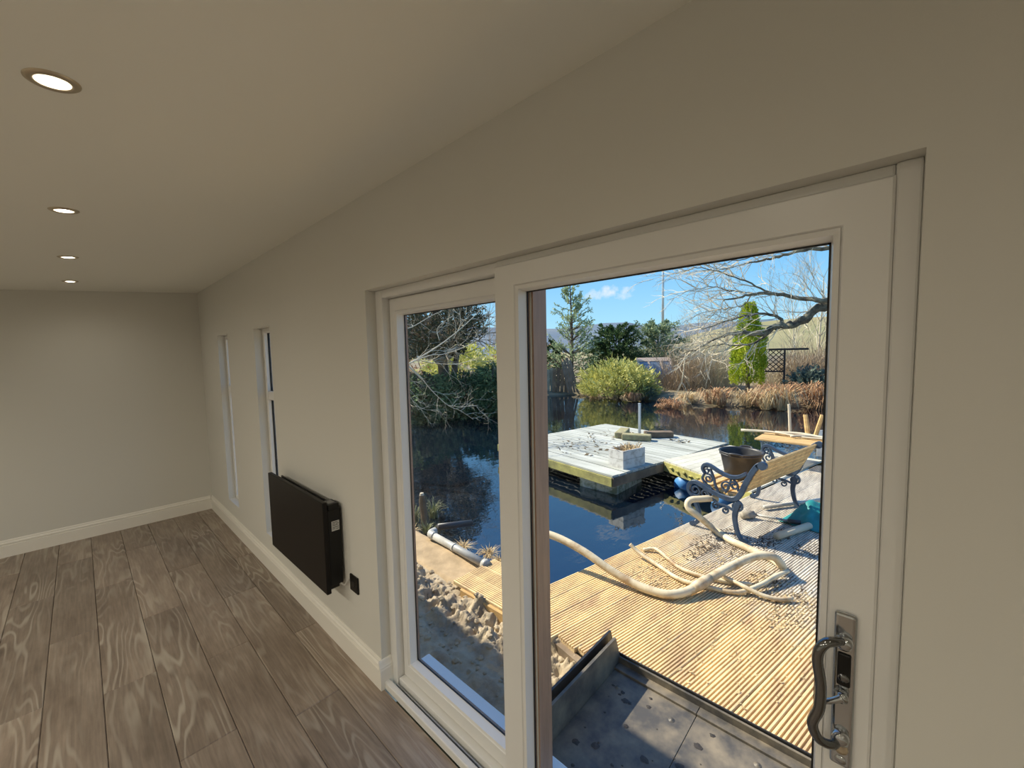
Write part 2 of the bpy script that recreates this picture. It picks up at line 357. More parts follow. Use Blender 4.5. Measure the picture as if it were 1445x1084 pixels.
# ------------------------------------------------------------------ sliding door
door = empty('door_1', (0, 0, 0)); tag(door, 'white sliding patio door with two glazed sashes', kind='structure')
XF0, XF1 = .048, .17
def frame_part(name, bx, mat=m_upvc, parent=door, b=.004):
    return MB().bbox(*bx, b=b, seg=2).build(name, mat, parent)
frame_part('frame_jamb', (XF0, XF1, 1.692, DY1, 0, DZ))
frame_part('frame_jamb', (XF0-.012, XF1, DY0, .003, 0, DZ))
frame_part('frame_head', (XF0, XF1, .95, 1.692, 1.868, DZ))
frame_part('frame_head', (XF0-.006, XF1, .003, .95, 1.884, DZ))
frame_part('sill', (.002, .030, DY0, DY1-.002, 0, .036), b=.005)
frame_part('sill_step', (.054, XF1, DY0, DY1-.06, 0, .050), b=.004)
tr_ = MB(); tr_.box(.030, .054, DY0, DY1-.06, 0, .012); tr_.box(.038, .043, DY0, DY1-.06, .012, .030); tr_.build('slide_track', m_upvc_track, door)
frame_part('outer_threshold', (XF1, XF1+.10, DY0, DY1, -.04, .02), m_upvc, b=.006)

def ring_frame(name, x0, x1, y0, y1, z0, z1, wl, wr_, wt, wb, mat, parent, b=.004):
    """mitred rectangular sash frame as one moulding; wl is the stile at larger y"""
    q = MB(); ch = b
    def loop(x, ins):
        return [V(x, y0+ins, z0+ins), V(x, y1-ins, z0+ins), V(x, y1-ins, z1-ins), V(x, y0+ins, z1-ins)]
    def inner(x, ins):
        return [V(x, y0+wr_-ins, z0+wb-ins), V(x, y1-wl+ins, z0+wb-ins), V(x, y1-wl+ins, z1-wt+ins), V(x, y0+wr_-ins, z1-wt+ins)]
    loops = [loop(x1, 0), loop(x0+ch, 0), loop(x0, ch), inner(x0, ch), inner(x0+ch, 0), inner(x1, 0)]
    vs = [p for l in loops for p in l]; n = len(loops); fs = []
    for i in range(n):
        j = (i+1) % n
        for k in range(4):
            k2 = (k+1) % 4; fs.append((i*4+k, i*4+k2, j*4+k2, j*4+k))
    q.quadmesh(vs, fs); return q.build(name, mat, parent)
def beads(parent, xf, xg, y0, y1, z0, z1, w, mat=m_upvc):
    """sloping glazing beads around the pane: from the sash face xf to the glass xg"""
    q = MB()
    o = [V(xf, y0, z0), V(xf, y1, z0), V(xf, y1, z1), V(xf, y0, z1)]
    e_ = w*.62
    i_ = [V(xf+.003, y0+e_, z0+e_), V(xf+.003, y1-e_, z0+e_), V(xf+.003, y1-e_, z1-e_), V(xf+.003, y0+e_, z1-e_)]
    g = [V(xg, y0+w, z0+w), V(xg, y1-w, z0+w), V(xg, y1-w, z1-w), V(xg, y0+w, z1-w)]
    fs = []
    for a in (0, 4):
        for k in range(4):
            k2 = (k+1) % 4; fs.append((a+k, a+k2, a+4+k2, a+4+k))
    q.quadmesh(o+i_+g, fs); q.build('glazing_bead', mat, parent)
    q = MB(); t_ = .003
    for (a, b_, c_, d_) in ((y0+w, y1-w, z0+w, z0+w+t_), (y0+w, y1-w, z1-w-t_, z1-w), (y0+w, y0+w+t_, z0+w, z1-w), (y1-w-t_, y1-w, z0+w, z1-w)):
        q.box(xg-.002, xg+.003, a, b_, c_, d_)
    q.build('gasket', m_gasket, parent)
    MB().box(xg+.003, xg+.007, y0+w, y1-w, z0+w, z1-w).build('glass_pane', m_glass, parent)
# outer (fixed) sash on the left
fs_ = ring_frame('fixed_sash', .082, .130, .835, 1.688, .052, 1.866, .043, .060, .060, .066, m_upvc, door)
ring_frame('outer_face', .130, .148, .835, 1.688, .052, 1.866, .043, .060, .060, .066, m_foil, fs_)
beads(fs_, .084, .124, .895, 1.645, .118, 1.806, .014)
MB().box(.082, .149, .829, .8355, .052, 1.866).build('interlock_cover', m_foil, fs_)
# inner (sliding) sash on the right
ss = ring_frame('sliding_sash', .030, .070, .0025, .949, .040, 1.8845, .090, .0695, .0705, .090, m_upvc, door)
ring_frame('outer_face', .070, .082, .0025, .949, .040, 1.8845, .105, .0835, .0845, .1, m_foil, ss)
beads(ss, .032, .070, .072, .859, .130, 1.814, .016)

# handle on the sliding sash
hd = empty('handle', (.030, .043, .965)); hd.parent = door
MB().bbox(-.012, 0, -.0165, .0165, -.150, .150, b=.006, seg=3).build('back_plate', m_chrome, hd, smooth=False)
g = smooth_path([(-.010, .002, .100), (-.030, .008, .104), (-.046, .026, .100), (-.050, .036, .072), (-.048, .030, .02), (-.049, .031, -.025), (-.050, .040, -.060), (-.046, .030, -.088), (-.030, .010, -.098), (-.010, .002, -.088)], 6)
MB().tube(g, [.0072+.0018*math.sin(math.pi*i/(len(g)-1)) for i in range(len(g))], 12).build('pull_bar', m_darkmetal, hd, smooth=True)
MB().lathe([(0, .016), (.008, .0155), (.0125, .012), (.0135, 0), (.0135, -.004)], n=20, M=Matrix.Translation((-.012, .001, .098)) @ Matrix.Rotation(-math.pi/2, 4, 'Y')).build('mount_boss', m_chrome, hd, True)
MB().lathe([(0, .016), (.008, .0155), (.0125, .012), (.0135, 0), (.0135, -.004)], n=20, M=Matrix.Translation((-.012, .001, -.088)) @ Matrix.Rotation(-math.pi/2, 4, 'Y')).build('mount_boss', m_chrome, hd, True)
MB().bbox(-.016, -.010, -.010, .010, .012, .075, b=.003, seg=2).build('dark_inset', m_black, hd)
MB().lathe([(.0, .004), (.006, .004), (.0085, .002), (.0095, -.004)], n=20, M=Matrix.Translation((-.014, 0, .028)) @ Matrix.Rotation(-math.pi/2, 4, 'Y')).build('cover_disc', m_darkmetal, hd, True)
lv = MB(); lv.tube([(-.012, 0, -.005), (-.028, 0, -.005)], .0085, 16); lv.tube(smooth_path([(-.026, .0, -.003), (-.030, .012, -.012), (-.031, .026, -.022)], 4), [.0075, .007, .006, .0055, .005, .005, .005, .0045, .004], 10)
lv.build('snib_lever', m_chrome, hd, True)
MB().lathe([(0, .001), (.005, .001), (.0095, .003), (.011, .001), (.0115, -.004)], n=22, M=Matrix.Translation((-.013, 0, -.112)) @ Matrix.Rotation(-math.pi/2, 4, 'Y')).build('key_cylinder', m_bronze, hd, True)
MB().lathe([(0, .0015), (.008, .0015), (.010, -.003)], n=22, M=Matrix.Translation((-.0125, 0, -.136)) @ Matrix.Rotation(-math.pi/2, 4, 'Y')).build('screw_cap', m_chrome, hd, True)

# ------------------------------------------------------------------ slim windows
for i, (a, b_, z0, z1) in enumerate(WIN):
    w = empty('window_%d' % (i+1), (0, 0, 0)); tag(w, ('slim tall white window nearest the end wall', 'slim tall white window beside the black heater')[i], kind='structure')
    ring_frame('window_frame', .056, .125, a, b_, z0, z1, .034, .034, .034, .034, m_upvc, w)
    MB().bbox(.058, .123, a+.045, b_-.045, 1.30, 1.365, b=.004).build('transom', m_upvc, w)
    MB().box(.085, .089, a+.03, b_-.03, z0+.03, 1.305).build('glass_pane', m_glass, w)
    MB().box(.085, .089, a+.03, b_-.03, 1.36, z1-.03).build('glass_pane', m_glass, w)
    q = MB()
    for (p0, p1) in ((z0+.034, 1.30), (1.365, z1-.034)):
        for (c_, d_) in ((a+.034, a+.038), (b_-.038, b_-.034)): q.box(.080, .094, c_, d_, p0, p1)
        q.box(.080, .094, a+.034, b_-.034, p0, p0+.004); q.box(.080, .094, a+.034, b_-.034, p1-.004, p1)
    q.build('gasket', m_gasket, w)

# ------------------------------------------------------------------ heater and socket plate
ht = empty('panel_heater', (0, 2.10, 0)); tag(ht, 'black wall-mounted panel heater beside the patio door', 'heater')
HL = .86
MB().bbox(-.082, -.012, 0.0, HL, .405, .815, b=.006, seg=2).build('body', m_black, ht)
MB().bbox(-.104, -.080, -.004, HL+.004, .372, .862, b=.004, seg=2).build('front_panel', m_blackp, ht)
q = MB(); q.box(-.078, -.030, .12, HL-.02, .815, .8155)
q.build('vent_slot', m_gasket, ht)
for k in range(22):
    MB().box(-.076, -.032, .13+k*.032, .133+k*.032, .815, .826).build('grille_slat', m_grey, ht) if k < 1 else link('grille_slat', bpy.data.objects['grille_slat'].data, ht, (0, k*.032, 0))
MB().box(-.080, -.072, .10, HL-.02, .815, .832).build('grille_rail', m_grey, ht); MB().box(-.034, -.026, .10, HL-.02, .815, .832).build('grille_rail', m_grey, ht)
cp = MB().bbox(-.076, -.016, .002, .095, .812, .842, b=.004, seg=2).build('control_box', m_black, ht)
MB().bbox(-.066, -.028, .018, .080, .842, .8435, b=.0005).build('control_display', M('control_glass', (.12, .12, .12), .15), cp)
lb = MB().box(-.062, -.022, -.0012, 0, .700, .752).build('rating_label', m_label, ht)
q = MB()
for k, (a, b_, z) in enumerate(((-.058, -.030, .744), (-.058, -.044, .736), (-.040, -.026, .736), (-.058, -.030, .728), (-.058, -.026, .718), (-.058, -.044, .710), (-.040, -.026, .708))): q.box(a, b_, -.0018, -.001, z, z+.003)
q.build('label_print', m_ink, lb)
for y_ in (.012, HL-.06): MB().bbox(-.086, -.030, y_, y_+.045, .385, .406, b=.003).build('bracket_foot', m_black, ht)
for y_ in (.10, HL-.14): MB().box(-.012, 0, y_, y_+.04, .45, .78).build('wall_bracket', m_black, ht)
MB().tube(smooth_path([(-.03, .01, .41), (-.02, -.02, .40), (-.012, -.04, .425), (-.004, -.05, .44)], 5), .004, 8).build('power_lead', M('white_lead', (.6, .58, .54), .5), ht, True)
pl = empty('outlet_plate', (0, 1.993, .432)); tag(pl, 'small black outlet plate on the wall beside the heater', 'socket')
MB().bbox(-.010, 0, -.043, .043, -.043, .043, b=.003, seg=2).build('face_plate', m_black, pl)
MB().bbox(-.0125, -.009, -.012, .012, -.014, .014, b=.0015).build('flex_outlet', m_gasket, pl)
for s in (-1, 1): MB().lathe([(0, .001), (.003, .001), (.0035, -.001)], n=10, M=Matrix.Translation((-.0102, s*.030, 0)) @ Matrix.Rotation(-math.pi/2, 4, 'Y')).build('screw', m_grey, pl)

# ------------------------------------------------------------------ downlights
LX = -.905
spots = [(LX, 1.43), (LX, 2.58), (LX, 3.68), (LX, 4.74), (LX, .28), (LX, -.87)]+[(-2.55, y) for y in (3.68, 2.58, 1.43, .28, -.87)]  # entries past the visible row are added, unseen, to brighten the room
names = ['largest recessed downlight, nearest in the ceiling row', 'second nearest recessed downlight in the ceiling row', 'third recessed downlight in the ceiling row', 'farthest recessed downlight, by the end wall']
ring = trim = lens = refl = None
for i, (x, y) in enumerate(spots):
    z = ceil_z(x); o = empty('downlight', (x, y, z)); o.rotation_euler = (0, -math.atan(.075), 0)
    tag(o, names[i] if i < 4 else 'added downlight outside the view, brightens the room', 'downlight', 'recessed ceiling downlights')
    if ring is None:
        ring = MB().lathe([(.030, -.001), (.0305, -.0035), (.034, -.0055), (.042, -.0045), (.0465, -.0015), (.047, 0)], n=40).build('trim_ring', m_bronze, o, True)
        refl = MB().lathe([(.0305, -.0030), (.027, -.0025), (.0235, -.003)], n=32).build('reflector', m_lensrim, o, True)
        lens = MB().lathe([(.0235, -.003), (.015, -.0042), (0, -.0045)], n=32).build('lens', m_lens, o, True)
    else:
        for src in (ring, refl, lens): link(src.name.split('.')[0], src.data, o)
    ld = bpy.data.lights.new('lamp', 'SPOT'); ld.energy = DOWNLIGHT_W if i < 6 else DOWNLIGHT_W*11; ld.color = (1.0, .93, .78); ld.spot_size = math.radians(165); ld.spot_blend = 1.0; ld.shadow_soft_size = .025  # the unseen second row is added fill, far stronger than the visible lamps
    lo = bpy.data.objects.new('lamp', ld); COL.objects.link(lo); lo.parent = o; lo.location = (0, 0, -.03)

# ================================================================== OUTDOORS
WZ = -.443                                # water level
m_water = bpy.data.materials.new('pond_water'); m_water.use_nodes = True
t = m_water.node_tree; b = t.nodes['Principled BSDF']
b.inputs['Base Color'].default_value = (.0025, .007, .014, 1); b.inputs['Roughness'].default_value = .015; b.inputs['IOR'].default_value = 2.4
tcn = t.nodes.new('ShaderNodeTexCoord'); n1 = t.nodes.new('ShaderNodeTexNoise'); n1.inputs['Scale'].default_value = 3.2; n1.inputs['Detail'].default_value = 3; n1.inputs['Roughness'].default_value = .5
mp_ = t.nodes.new('ShaderNodeMapping'); mp_.inputs['Scale'].default_value = (1.0, 1.7, 1); mp_.inputs['Rotation'].default_value = (0, 0, .6)
t.links.new(tcn.outputs['Object'], mp_.inputs[0]); t.links.new(mp_.outputs[0], n1.inputs['Vector'])
bp = t.nodes.new('ShaderNodeBump'); bp.inputs['Strength'].default_value = .10; bp.inputs['Distance'].default_value = .03
t.links.new(n1.outputs[0], bp.inputs['Height']); t.links.new(bp.outputs[0], b.inputs['Normal'])

m_soil = M('bank_soil', (.30, .24, .15), .95, col2=(.12, .10, .055), scale=1.3, bump=.4, bscale=14)
m_mud = M('churned_mud', (.42, .335, .225), .9, col2=(.17, .13, .09), scale=6, bump=.9, bscale=38, lo=.4, hi=.75)
m_sand = M('trodden_earth', (.50, .36, .21), .95, col2=(.34, .245, .14), scale=7, bump=.4, bscale=50)
m_grass = M('meadow', (.36, .33, .12), .95, col2=(.22, .25, .07), scale=.15)
m_field = M('tan_hillside', (.30, .26, .13), 1, col2=(.19, .19, .085), scale=.035, stretch=(1, 1, 3), detail=8)
m_hill = M('far_hills', (.085, .13, .19), 1, col2=(.14, .175, .21), scale=.012, stretch=(1, 1, 2.5), detail=8)  # blue of the distant haze is put into the hill colour
def deckmat(name):
    m = bpy.data.materials.new(name); m.use_nodes = True; t = m.node_tree; b = t.nodes['Principled BSDF']; b.inputs['Roughness'].default_value = .85; L = t.links.new
    g = t.nodes.new('ShaderNodeNewGeometry'); sp = t.nodes.new('ShaderNodeSeparateXYZ'); L(g.outputs['Position'], sp.inputs[0])
    def noise(sc, stretch=(1, 1, 1), det=5):
        mpn = t.nodes.new('ShaderNodeMapping'); mpn.inputs['Scale'].default_value = stretch; L(g.outputs['Position'], mpn.inputs[0]); n = t.nodes.new('ShaderNodeTexNoise'); n.inputs['Scale'].default_value = sc; n.inputs['Detail'].default_value = det; n.inputs['Roughness'].default_value = .65; L(mpn.outputs[0], n.inputs['Vector']); return n.outputs[0]
    def ramp(src, c1, c2, lo, hi):
        r = t.nodes.new('ShaderNodeValToRGB'); r.color_ramp.elements[0].position = lo; r.color_ramp.elements[1].position = hi; r.color_ramp.elements[0].color = (*c1, 1); r.color_ramp.elements[1].color = (*c2, 1); L(src, r.inputs[0]); return r.outputs[0]
    mud = ramp(noise(5, (.6, 2, 1)), (.78, .58, .30), (.46, .31, .18), .40, .74); grey = ramp(noise(6, (.6, 4, 1)), (.66, .60, .50), (.38, .33, .27), .40, .72)
    n = noise(1.6); mu = t.nodes.new('ShaderNodeMath'); mu.operation = 'MULTIPLY_ADD'; mu.inputs[1].default_value = 2.6; L(n, mu.inputs[0]); L(sp.outputs[0], mu.inputs[2])
    y_ = t.nodes.new('ShaderNodeMath'); y_.operation = 'MULTIPLY_ADD'; y_.inputs[1].default_value = -.35; L(sp.outputs[1], y_.inputs[0]); L(mu.outputs[0], y_.inputs[2])
    mr = t.nodes.new('ShaderNodeMapRange'); mr.interpolation_type = 'SMOOTHSTEP'; mr.inputs[1].default_value = 3.0; mr.inputs[2].default_value = 4.1; L(y_.outputs[0], mr.inputs[0])
    mx = t.nodes.new('ShaderNodeMix'); mx.data_type = 'RGBA'; L(mr.outputs[0], mx.inputs[0]); L(mud, mx.inputs[6]); L(grey, mx.inputs[7])
    oi = t.nodes.new('ShaderNodeObjectInfo'); h = t.nodes.new('ShaderNodeHueSaturation'); m2 = t.nodes.new('ShaderNodeMapRange'); m2.inputs[3].default_value = .9; m2.inputs[4].default_value = 1.1; L(oi.outputs['Random'], m2.inputs[0]); L(m2.outputs[0], h.inputs['Value']); L(mx.outputs[2], h.inputs['Color']); L(h.outputs[0], b.inputs['Base Color'])
    bp = t.nodes.new('ShaderNodeBump'); bp.inputs['Strength'].default_value = .35; bp.inputs['Distance'].default_value = .01; L(noise(55), bp.inputs['Height']); L(bp.outputs[0], b.inputs['Normal']); return m
m_deck = deckmat('muddy_decking')
m_plat = M('silvered_platform_board', (.50, .51, .46), .85, col2=(.34, .35, .30), scale=3, stretch=(1, .4, 1), bump=.15, bscale=50, perobj=.12)
m_moss_lit = M('sunlit_mossy_fascia', (.46, .42, .13), .9, col2=(.26, .24, .09), scale=5, bump=.3, bscale=30)
m_pale = M('pale_gangway_board', (.62, .60, .50), .85, col2=(.46, .44, .36), scale=3, bump=.15, bscale=50, perobj=.08)
m_fresh = M('sawn_timber', (.66, .44, .19), .8, col2=(.46, .28, .11), scale=4, stretch=(4, 1, 4), bump=.15, bscale=40, perobj=.08)
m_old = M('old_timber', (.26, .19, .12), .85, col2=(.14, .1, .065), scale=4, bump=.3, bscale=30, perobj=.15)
m_hose = M('mud_stained_hose', (.66, .56, .38), .6, col2=(.34, .21, .10), scale=7, lo=.46, hi=.70, bump=.1, bscale=30)
m_iron = M('blue_grey_cast_iron', (.022, .042, .082), .42, col2=(.045, .075, .125), scale=12)
m_tub = M('black_rubber_tub', (.035, .034, .035), .45, col2=(.14, .13, .115), scale=5, lo=.5, hi=.8)
m_tray = M('dark_plastic_tray', (.068, .062, .056), .5, col2=(.24, .195, .135), scale=6, lo=.40, hi=.70, bump=.12, bscale=40)
m_trayb = M('black_tray_edge', (.018, .018, .019), .4)
m_mudspot = M('wet_mud_spot', (.035, .028, .022), .6)
m_pipe = M('grey_drainpipe', (.46, .46, .43), .4, col2=(.36, .34, .3), scale=9)
m_dpipe = M('dark_drainpipe', (.045, .045, .048), .45)
m_bark = M('bark', (.17, .13, .09), .95, col2=(.09, .07, .05), scale=9, bump=.5, bscale=30)
m_lichen = M('lichen_bark', (.24, .22, .15), .95, col2=(.05, .042, .032), scale=7, bump=.6, bscale=16)
m_twig = M('pale_twigs', (.60, .52, .38), .9)
m_twigb = M('brown_twigs', (.44, .33, .21), .9)
m_dry = leafmat('dry_reeds', (.50, .36, .19), (.66, .52, .30), 1.5, .2)
m_rust = leafmat('rust_bracken', (.36, .19, .10), (.58, .36, .19), 1.5, .2)
m_white = M('flaked_white_paint', (.62, .61, .57), .8, col2=(.36, .34, .30), scale=9, lo=.5, hi=.7)
m_stone = M('mossy_block', (.36, .34, .17), .9, col2=(.24, .2, .12), scale=9, bump=.4, bscale=30)
m_metal = M('galvanised_post', (.55, .58, .60), .4, .6)
m_teal = M('teal_sheet', (.02, .24, .25), .5, var=.3, scale=6)
m_blue = M('blue_float', (.06, .22, .50), .5)
m_foam = M('weathered_float', (.45, .47, .40), .8, col2=(.16, .19, .12), scale=8, lo=.45, hi=.6)

# ---- pond outline, ground and water
POND = [(1.46, -6), (1.46, 1.2), (1.50, 2.2), (1.52, 2.9), (1.58, 3.6), (1.75, 4.3), (2.1, 5.2), (2.7, 6.6), (3.9, 8.9), (5.2, 10.6), (6.6, 11.4), (8.2, 12.0), (10.5, 13.0), (13.0, 13.8), (14.8, 12.8), (16.2, 10.9), (16.2, 9.2), (15.6, 7.3), (15.2, 5.0), (15.4, 3.4), (17.0, 1.6), (17.6, -1.5), (16, -6.5), (9, -9), (3, -8.5)]
PP = np.array(POND)
def pond_sd(X, Y):
    """signed distance to the pond outline, negative in the water"""
    d = np.full(X.shape, 1e9); ins = np.zeros(X.shape, bool); n = len(PP)
    for i in range(n):
        a = PP[i]; b_ = PP[(i+1) % n]; e_ = b_-a
        t_ = np.clip(((X-a[0])*e_[0]+(Y-a[1])*e_[1])/(e_@e_), 0, 1)
        d = np.minimum(d, np.hypot(X-a[0]-t_*e_[0], Y-a[1]-t_*e_[1]))
        c_ = ((a[1] > Y) != (b_[1] > Y)) & (X < (b_[0]-a[0])*(Y-a[1])/(b_[1]-a[1]+1e-12)+a[0]); ins ^= c_
    return np.where(ins, -d, d)
def ground_z(X, Y):
    s = pond_sd(X, Y)
    far = np.clip((np.hypot(X, Y)-9)/14, 0, 1)
    z = WZ+np.where(s < 0, np.maximum(s*.8, -.6), np.minimum(s*.65, .24))
    return z+np.where(s > 0, np.clip(s-.4, 0, 25)*.035*far, 0)
def grid(name, xs, ys, zf, mat):
    X, Y = np.meshgrid(xs, ys, indexing='ij'); Z = zf(X, Y); nx, ny = X.shape
    vs = np.stack([X, Y, Z], -1).reshape(-1, 3)
    idx = np.arange(nx*ny).reshape(nx, ny)
    fs = np.stack([idx[:-1, :-1], idx[1:, :-1], idx[1:, 1:], idx[:-1, 1:]], -1).reshape(-1, 4)
    me = bpy.data.meshes.new(name); me.from_pydata(vs.tolist(), [], fs.tolist()); me.materials.append(mat)
    me.polygons.foreach_set('use_smooth', [True]*len(me.polygons)); return link(name, me)
def bankz(X, Y):
    z = ground_z(X, Y); s = pond_sd(X, Y)
    nn = np.array([mnoise.noise(V(x*.9, y*.9, 3.1)) for x, y in zip(X.ravel(), Y.ravel())]).reshape(X.shape)
    z = z+np.where(s > .1, nn*.07, 0)
    return np.where((X < 1.75) & (Y < 5.3) & (Y > -3), z-.35, z)
gx = np.concatenate([np.arange(.2, 22, .3), np.arange(22, 80, 2.0)]); gy = np.concatenate([np.arange(-14, 26, .3), np.arange(26, 60, 2.0)])
tag(grid('pond_bank', gx, gy, bankz, m_soil), 'brown earth bank around the garden pond', kind='structure')
q = MB(); q.quadmesh([(p[0], p[1], WZ) for p in [(1.0, -9), (1.0, 6), (3, 10), (5, 12), (9, 15), (18, 15), (19, -9)]], [tuple(range(7))])
tag(q.build('pond', m_water), 'dark blue garden pond reflecting sky and trees', kind='structure')
tag(MB().quadmesh([(79, -400, .4), (900, -400, .4), (900, 900, .4), (-200, 900, .4), (-200, 59, .4), (79, 59, .4)], [(0, 1, 2, 3, 4, 5)]).build('meadow', m_grass), 'pale green meadow beyond the garden', kind='structure')
def ridge(name, pts, depth, mat, label, seed):
    """hill whose crest follows px/py/distance samples and falls away towards the viewer"""
    rnd = random.Random(seed); q = MB(); crest = []
    P = [at(*p) for p in pts]; P = smooth_path(P, 10); n = len(P); rows = 9
    for j in range(rows):
        f = j/(rows-1)
        for i, p in enumerate(P):
            d = Vector((p.x-CAM.x, p.y-CAM.y, 0)).normalized()
            z = .3+(p.z-.3)*(1-f)**1.3
            z += mnoise.noise(V(p.x*.02, p.y*.02, j*.7+seed))*p.z*.10*(1 if j else .5)
            q.v.append(tuple(V(p.x, p.y, 0)-d*depth*f+V(0, 0, z)))
    for j in range(rows-1):
        for i in range(n-1): q.f.append((j*n+i, j*n+i+1, (j+1)*n+i+1, (j+1)*n+i))
    o = q.build(name, mat, None, True); tag(o, label, kind='structure')
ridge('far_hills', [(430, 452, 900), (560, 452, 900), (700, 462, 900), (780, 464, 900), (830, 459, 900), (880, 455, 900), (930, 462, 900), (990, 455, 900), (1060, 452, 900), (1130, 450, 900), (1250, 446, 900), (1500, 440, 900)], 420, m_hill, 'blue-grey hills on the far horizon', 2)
ridge('tan_hillside', [(700, 499, 130), (820, 497, 140), (930, 490, 150), (980, 472, 160), (1040, 460, 165), (1100, 452, 170), (1180, 446, 170), (1300, 440, 170), (1500, 430, 170)], 70, m_field, 'tan grassy hillside behind the bare trees', 5)

# ---- churned mud by the door, its own finely modelled ground
def mudz(X, Y):
    s = pond_sd(X, Y)
    base = np.where(s < 0, WZ+np.maximum(s*.8, -.4), WZ+np.minimum(s*.9, .235))
    path = np.clip((X-.92-.25*np.clip(Y-2.6, -1, 0))/.10, 0, 1)*np.clip((Y-2.1)/.2, 0, 1)     # trodden strip on the pond side
    out = np.empty(X.shape)
    for i in range(X.shape[0]):
        for j in range(X.shape[1]):
            x, y = X[i, j], Y[i, j]
            a = mnoise.noise(V(x*5.5, y*5.5, 1.3)); b_ = mnoise.noise(V(x*13, y*13, 7.7)); c_ = mnoise.noise(V(x*31, y*31, 2.2)); d_ = mnoise.noise(V(x*70, y*70, 9.2))
            rdg = .5-abs(mnoise.noise(V(x*8, y*8, 4.4)))*1.6
            k = 1-.9*path[i, j]
            out[i, j] = k*(a*.075+b_*.07+rdg*.05+c_*.026+d_*.014)
    near = np.clip((X-.55)/.25, .35, 1)
    return base+out*near*np.where(s > .05, 1, .2)-.015
mg = grid('muddy_ground', np.concatenate([np.arange(.16, 1.15, .009), np.arange(1.15, 1.86, .02)]), np.concatenate([np.arange(1.125, 3.6, .0095), np.arange(3.6, 5.4, .02)]), mudz, m_mud); tag(mg, 'churned lumpy mud beside the doorstep', kind='structure')
sg = grid('trodden_path', np.arange(.98, 1.50, .03), np.arange(2.30, 4.6, .03), lambda X, Y: WZ+.247+.012*np.sin(X*9+Y*5)-np.clip((X-1.36)/.14, 0, 1)**2*.2-np.clip((1.04-X)/.06, 0, 1)*.06, m_sand)
tag(sg, 'flat trodden strip of tan earth along the pond edge', kind='structure')
grid('ground_apron', np.arange(.15, 1.5, .1), np.arange(-6, 1.2, .15), lambda X, Y: X*0-.26, m_mud)['kind'] = 'structure'
bpy.data.objects['ground_apron']['label'] = 'bare earth under the decking'
# clods and crumbs
rnd = random.Random(4); q = MB()
def clod(q, c, r, rnd):
    bm = bmesh.new(); bmesh.ops.create_icosphere(bm, subdivisions=1, radius=1)
    o_ = rnd.random()*50
    vs = [c+v.co*r*(1+.6*mnoise.noise(v.co*1.3+V(o_, 0, 0))) for v in bm.verts]
    for v in vs: v.z = c.z+(v.z-c.z)*.75
    bm.verts.index_update(); q.quadmesh(vs, [tuple(v.index for v in f.verts) for f in bm.faces]); bm.free()
for k in range(380):
    x = rnd.uniform(.5, 1.02); y = rnd.uniform(1.25, 4.2)
    z = float(mudz(np.array([[x]]), np.array([[y]]))[0, 0]); clod(q, V(x, y, z+.004), rnd.choice([.005, .007, .009, .012, .016, .024]), rnd)
tag(q.build('mud_clods', m_mud), 'small clods and crumbs of mud by the doorstep', 'mud clods', kind='stuff')

# ---- decking
ANG = math.radians(-12.0); E1 = V(math.cos(ANG), math.sin(ANG), 0); E2 = V(math.sin(ANG), -math.cos(ANG), 0)   # along boards, across towards the right
DZ0 = -.12
def grooved(L, wid=.144, th=.028, ng=7):
    """reeded deck board along +x, top at z=0, centred across y"""
    pts = []; pitch = (wid-.016)/ng; y = -wid/2
    pts += [(y, -th), (y, -.003), (y+.003, 0)]
    yy = -wid/2+.008
    for k in range(ng):
        pts += [(yy+pitch*.24, 0), (yy+pitch*.32, -.014), (yy+pitch*.68, -.014), (yy+pitch*.76, 0)]
        yy += pitch
    pts += [(wid/2-.003, 0), (wid/2, -.003), (wid/2, -th)]
    q = MB(); n = len(pts)
    q.quadmesh([(0, a, z) for a, z in pts]+[(L, a, z) for a, z in pts], [(i, (i+1) % n, n+(i+1) % n, n+i) for i in range(n)]+[tuple(range(n)), tuple(range(2*n-1, n-1, -1))])
    me = bpy.data.meshes.new('deck_board'); me.from_pydata(q.v, [], q.f); return me
bl = grooved(5.6); bl.materials.append(m_deck)
deck = empty('timber_deck', (1.441, 1.802, DZ0)); tag(deck, 'large muddy reeded timber deck outside the patio door', 'deck')
rnd = random.Random(8)
pitch = .150
for k in range(22):
    off = E2*(pitch*(k+.5)); x_at = (1.441+off.x)
    ynear = 1.802+off.y+E1.y*(.965-x_at)/E1.x
    sft = ((.965 if ynear > 1.16 else 1.085)-x_at)/E1.x+(rnd.uniform(-.012, .012) if ynear > 1.16 else 0)
    p = off+E1*sft
    o = link('deck_board', bl, deck, (p.x, p.y, rnd.uniform(-.002, .002)), (0, 0, ANG))
RD = Matrix.Rotation(ANG, 4, 'Z')
def deckM(s_, w_): return Matrix.Translation(E1*s_+E2*w_) @ RD
q = MB(); q.bbox(-.42, 5.6, -.006, .022, -.19, -.03, b=.004, M=RD); q.build('edge_beam', m_old, deck)
for k in range(9):
    MB().box(-.40+k*.6, -.355+k*.6, -3.3, -.03, -.15, -.029, M=RD).build('joist', m_old, deck)
q = MB(); q.box(1.10-1.441, 1.145-1.441, -3.2, -.05, -.15, -.030); q.build('end_joist', m_old, deck)
for (s_, w_) in ((.3, .1), (2.0, .1), (3.8, .1), (5.3, .1), (2.0, 2.2), (3.8, 2.2), (5.3, 2.2)):
    p = E1*s_+E2*w_; MB().bbox(p.x-.045, p.x+.045, p.y-.045, p.y+.045, -.75, -.15, b=.004).build('support_post', m_old, deck)

